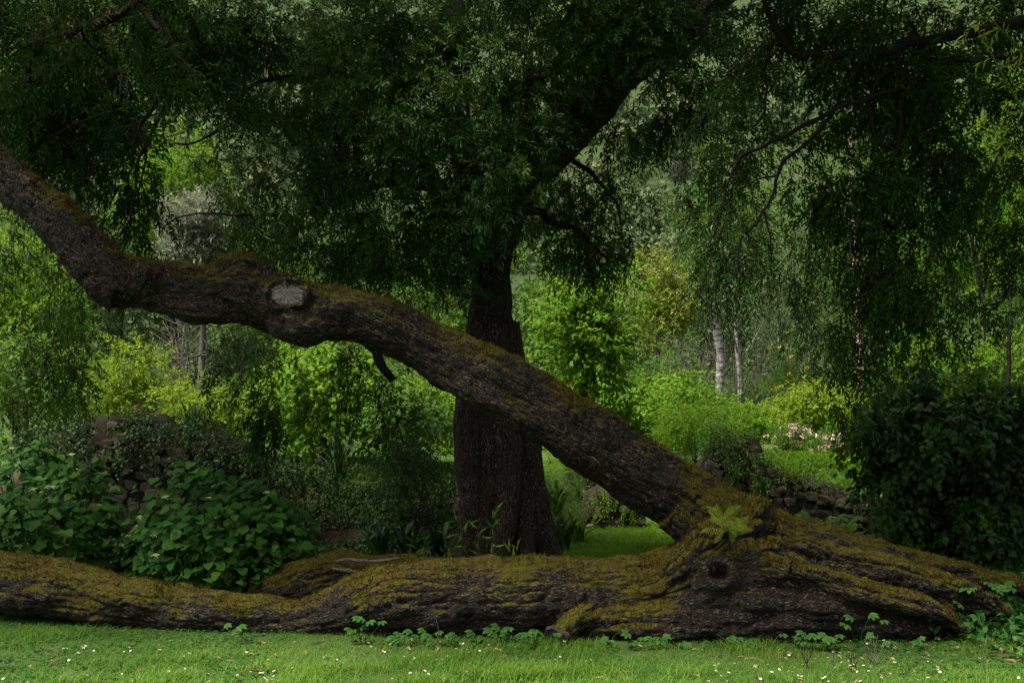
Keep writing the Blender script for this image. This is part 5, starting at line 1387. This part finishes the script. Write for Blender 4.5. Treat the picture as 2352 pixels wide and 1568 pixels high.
def dead_stalk(px, py, h, n_, seed, label, mat='twig', Y=None):
    rng = np.random.default_rng(seed)
    Y = Y or H * F / (py - HY); b = at(px, py, Y); b[2] = float(hz(b[0], b[1]))
    root = thing('dry_stalk', label, 'stalk', b)
    for i in range(n_):
        e = b + np.array([rng.normal(0, .07), rng.normal(0, .05), h * rng.uniform(.6, 1)])
        Vv, T, Qq = tube(catmull([b + rng.normal(0, .015, 3) * [1, 1, 0], (b + e) / 2 + rng.normal(0, .015, 3), e], 7), np.linspace(.004, .0015, 7), 5)
        part('stem', Vv, M[mat], root, T, Qq)
dead_stalk(1855, 1535, .26, 6, 661, 'dark dry stalks leaning in the lawn, tallest of their row')
dead_stalk(1918, 1540, .24, 1, 662, 'single dark dry stalk standing in the lawn')
dead_stalk(1960, 1538, .20, 4, 663, 'short dry tuft between the single stalk and the spreading one')
dead_stalk(2005, 1525, .24, 9, 664, 'spreading dry tuft before the tall creeper seedling', 'twig_grey')
dead_stalk(2260, 1560, .34, 2, 665, 'pale dry stalks at the lower right corner', 'twig_grey')
dead_stalk(1000, 1490, .28, 1, 666, 'thin pale grass stalk rising before the log', 'twig_grey')

# tall grass shoots in front of the standing trunk
for i, (px, py, h, lb) in enumerate(((1130, 1288, .9, 'thin tall grass shoot before the middle of the standing trunk'), (1085, 1288, .7, 'thin grass shoot before the left flute of the standing trunk'), (1185, 1288, .45, 'short grass shoot before the right half of the standing trunk'), (985, 1285, .6, 'pale grass shoot left of the standing trunk'), (1020, 1285, .7, 'taller pale grass shoot left of the standing trunk'))):
    rng = np.random.default_rng(680 + i)
    b = at(px, py, 11.4); b[2] = float(hz(b[0], b[1]))
    root = thing('grass_shoot', lb, 'grass', b)
    for q in range(2):
        e = b + np.array([rng.normal(0, .1), rng.normal(0, .05), h * rng.uniform(.8, 1)])
        P = catmull([b, (b + e) / 2 + rng.normal(0, .03, 3), e], 9)
        Vv, T, Qq = tube(P, np.linspace(.004, .0015, 9), 4); part('stem', Vv, M['grass'], root, T, Qq)
        C = P[2:]
        Vv, T, R = place_leaves(C, rng.normal(0, .6, C.shape) + [0, 0, .5], rng.normal(size=C.shape), .16, .014, rng.uniform(.3, 1, len(C)))
        part('blades', Vv, M['grass'], root, T, None, False, {'rnd': R}, 'stuff')

rng = np.random.default_rng(701)
n = 420
XY = np.concatenate([np.stack([rng.normal(4.05, .45, 420), rng.normal(7.65, .3, 420)], -1), region(rng, 240, (0, 2352), 6.3, 8.0)])
C = np.stack([XY[:, 0], XY[:, 1], hz(XY[:, 0], XY[:, 1]) + .012], -1)
Vv, T, R = place_leaves(C, rng.normal(size=C.shape) * [1, 1, .15], np.array([0, 0, 1.0]) + rng.normal(0, .3, C.shape), rng.uniform(.03, .14, len(C)), rng.uniform(.008, .03, len(C)), rng.uniform(0, 1, len(C)))
li = link('leaf_litter', new_mesh('leaf_litter', Vv, T, None, False, {'rnd': R}), M['straw'], None, 'stuff')
tag(li, 'dry straw and bark litter on the ground, thickest by the root ends', 'litter')
n = 2600
XY = region(rng, n, (560, 1080), 13.0, 17.5)
C = np.stack([XY[:, 0], XY[:, 1], hz(XY[:, 0], XY[:, 1]) + .012], -1)
Vv, T, R = place_leaves(C, rng.normal(size=C.shape) * [1, 1, .15], np.array([0, 0, 1.0]) + rng.normal(0, .3, C.shape), rng.uniform(.05, .11, n), rng.uniform(.02, .045, n), rng.uniform(0, .7, n))
li = link('fallen_leaves', new_mesh('fallen_leaves', Vv, T, None, False, {'rnd': R}), M['dry_leaf'], None, 'stuff')
tag(li, 'brown fallen leaves strewn over the earth bank', 'litter')
print('all done')
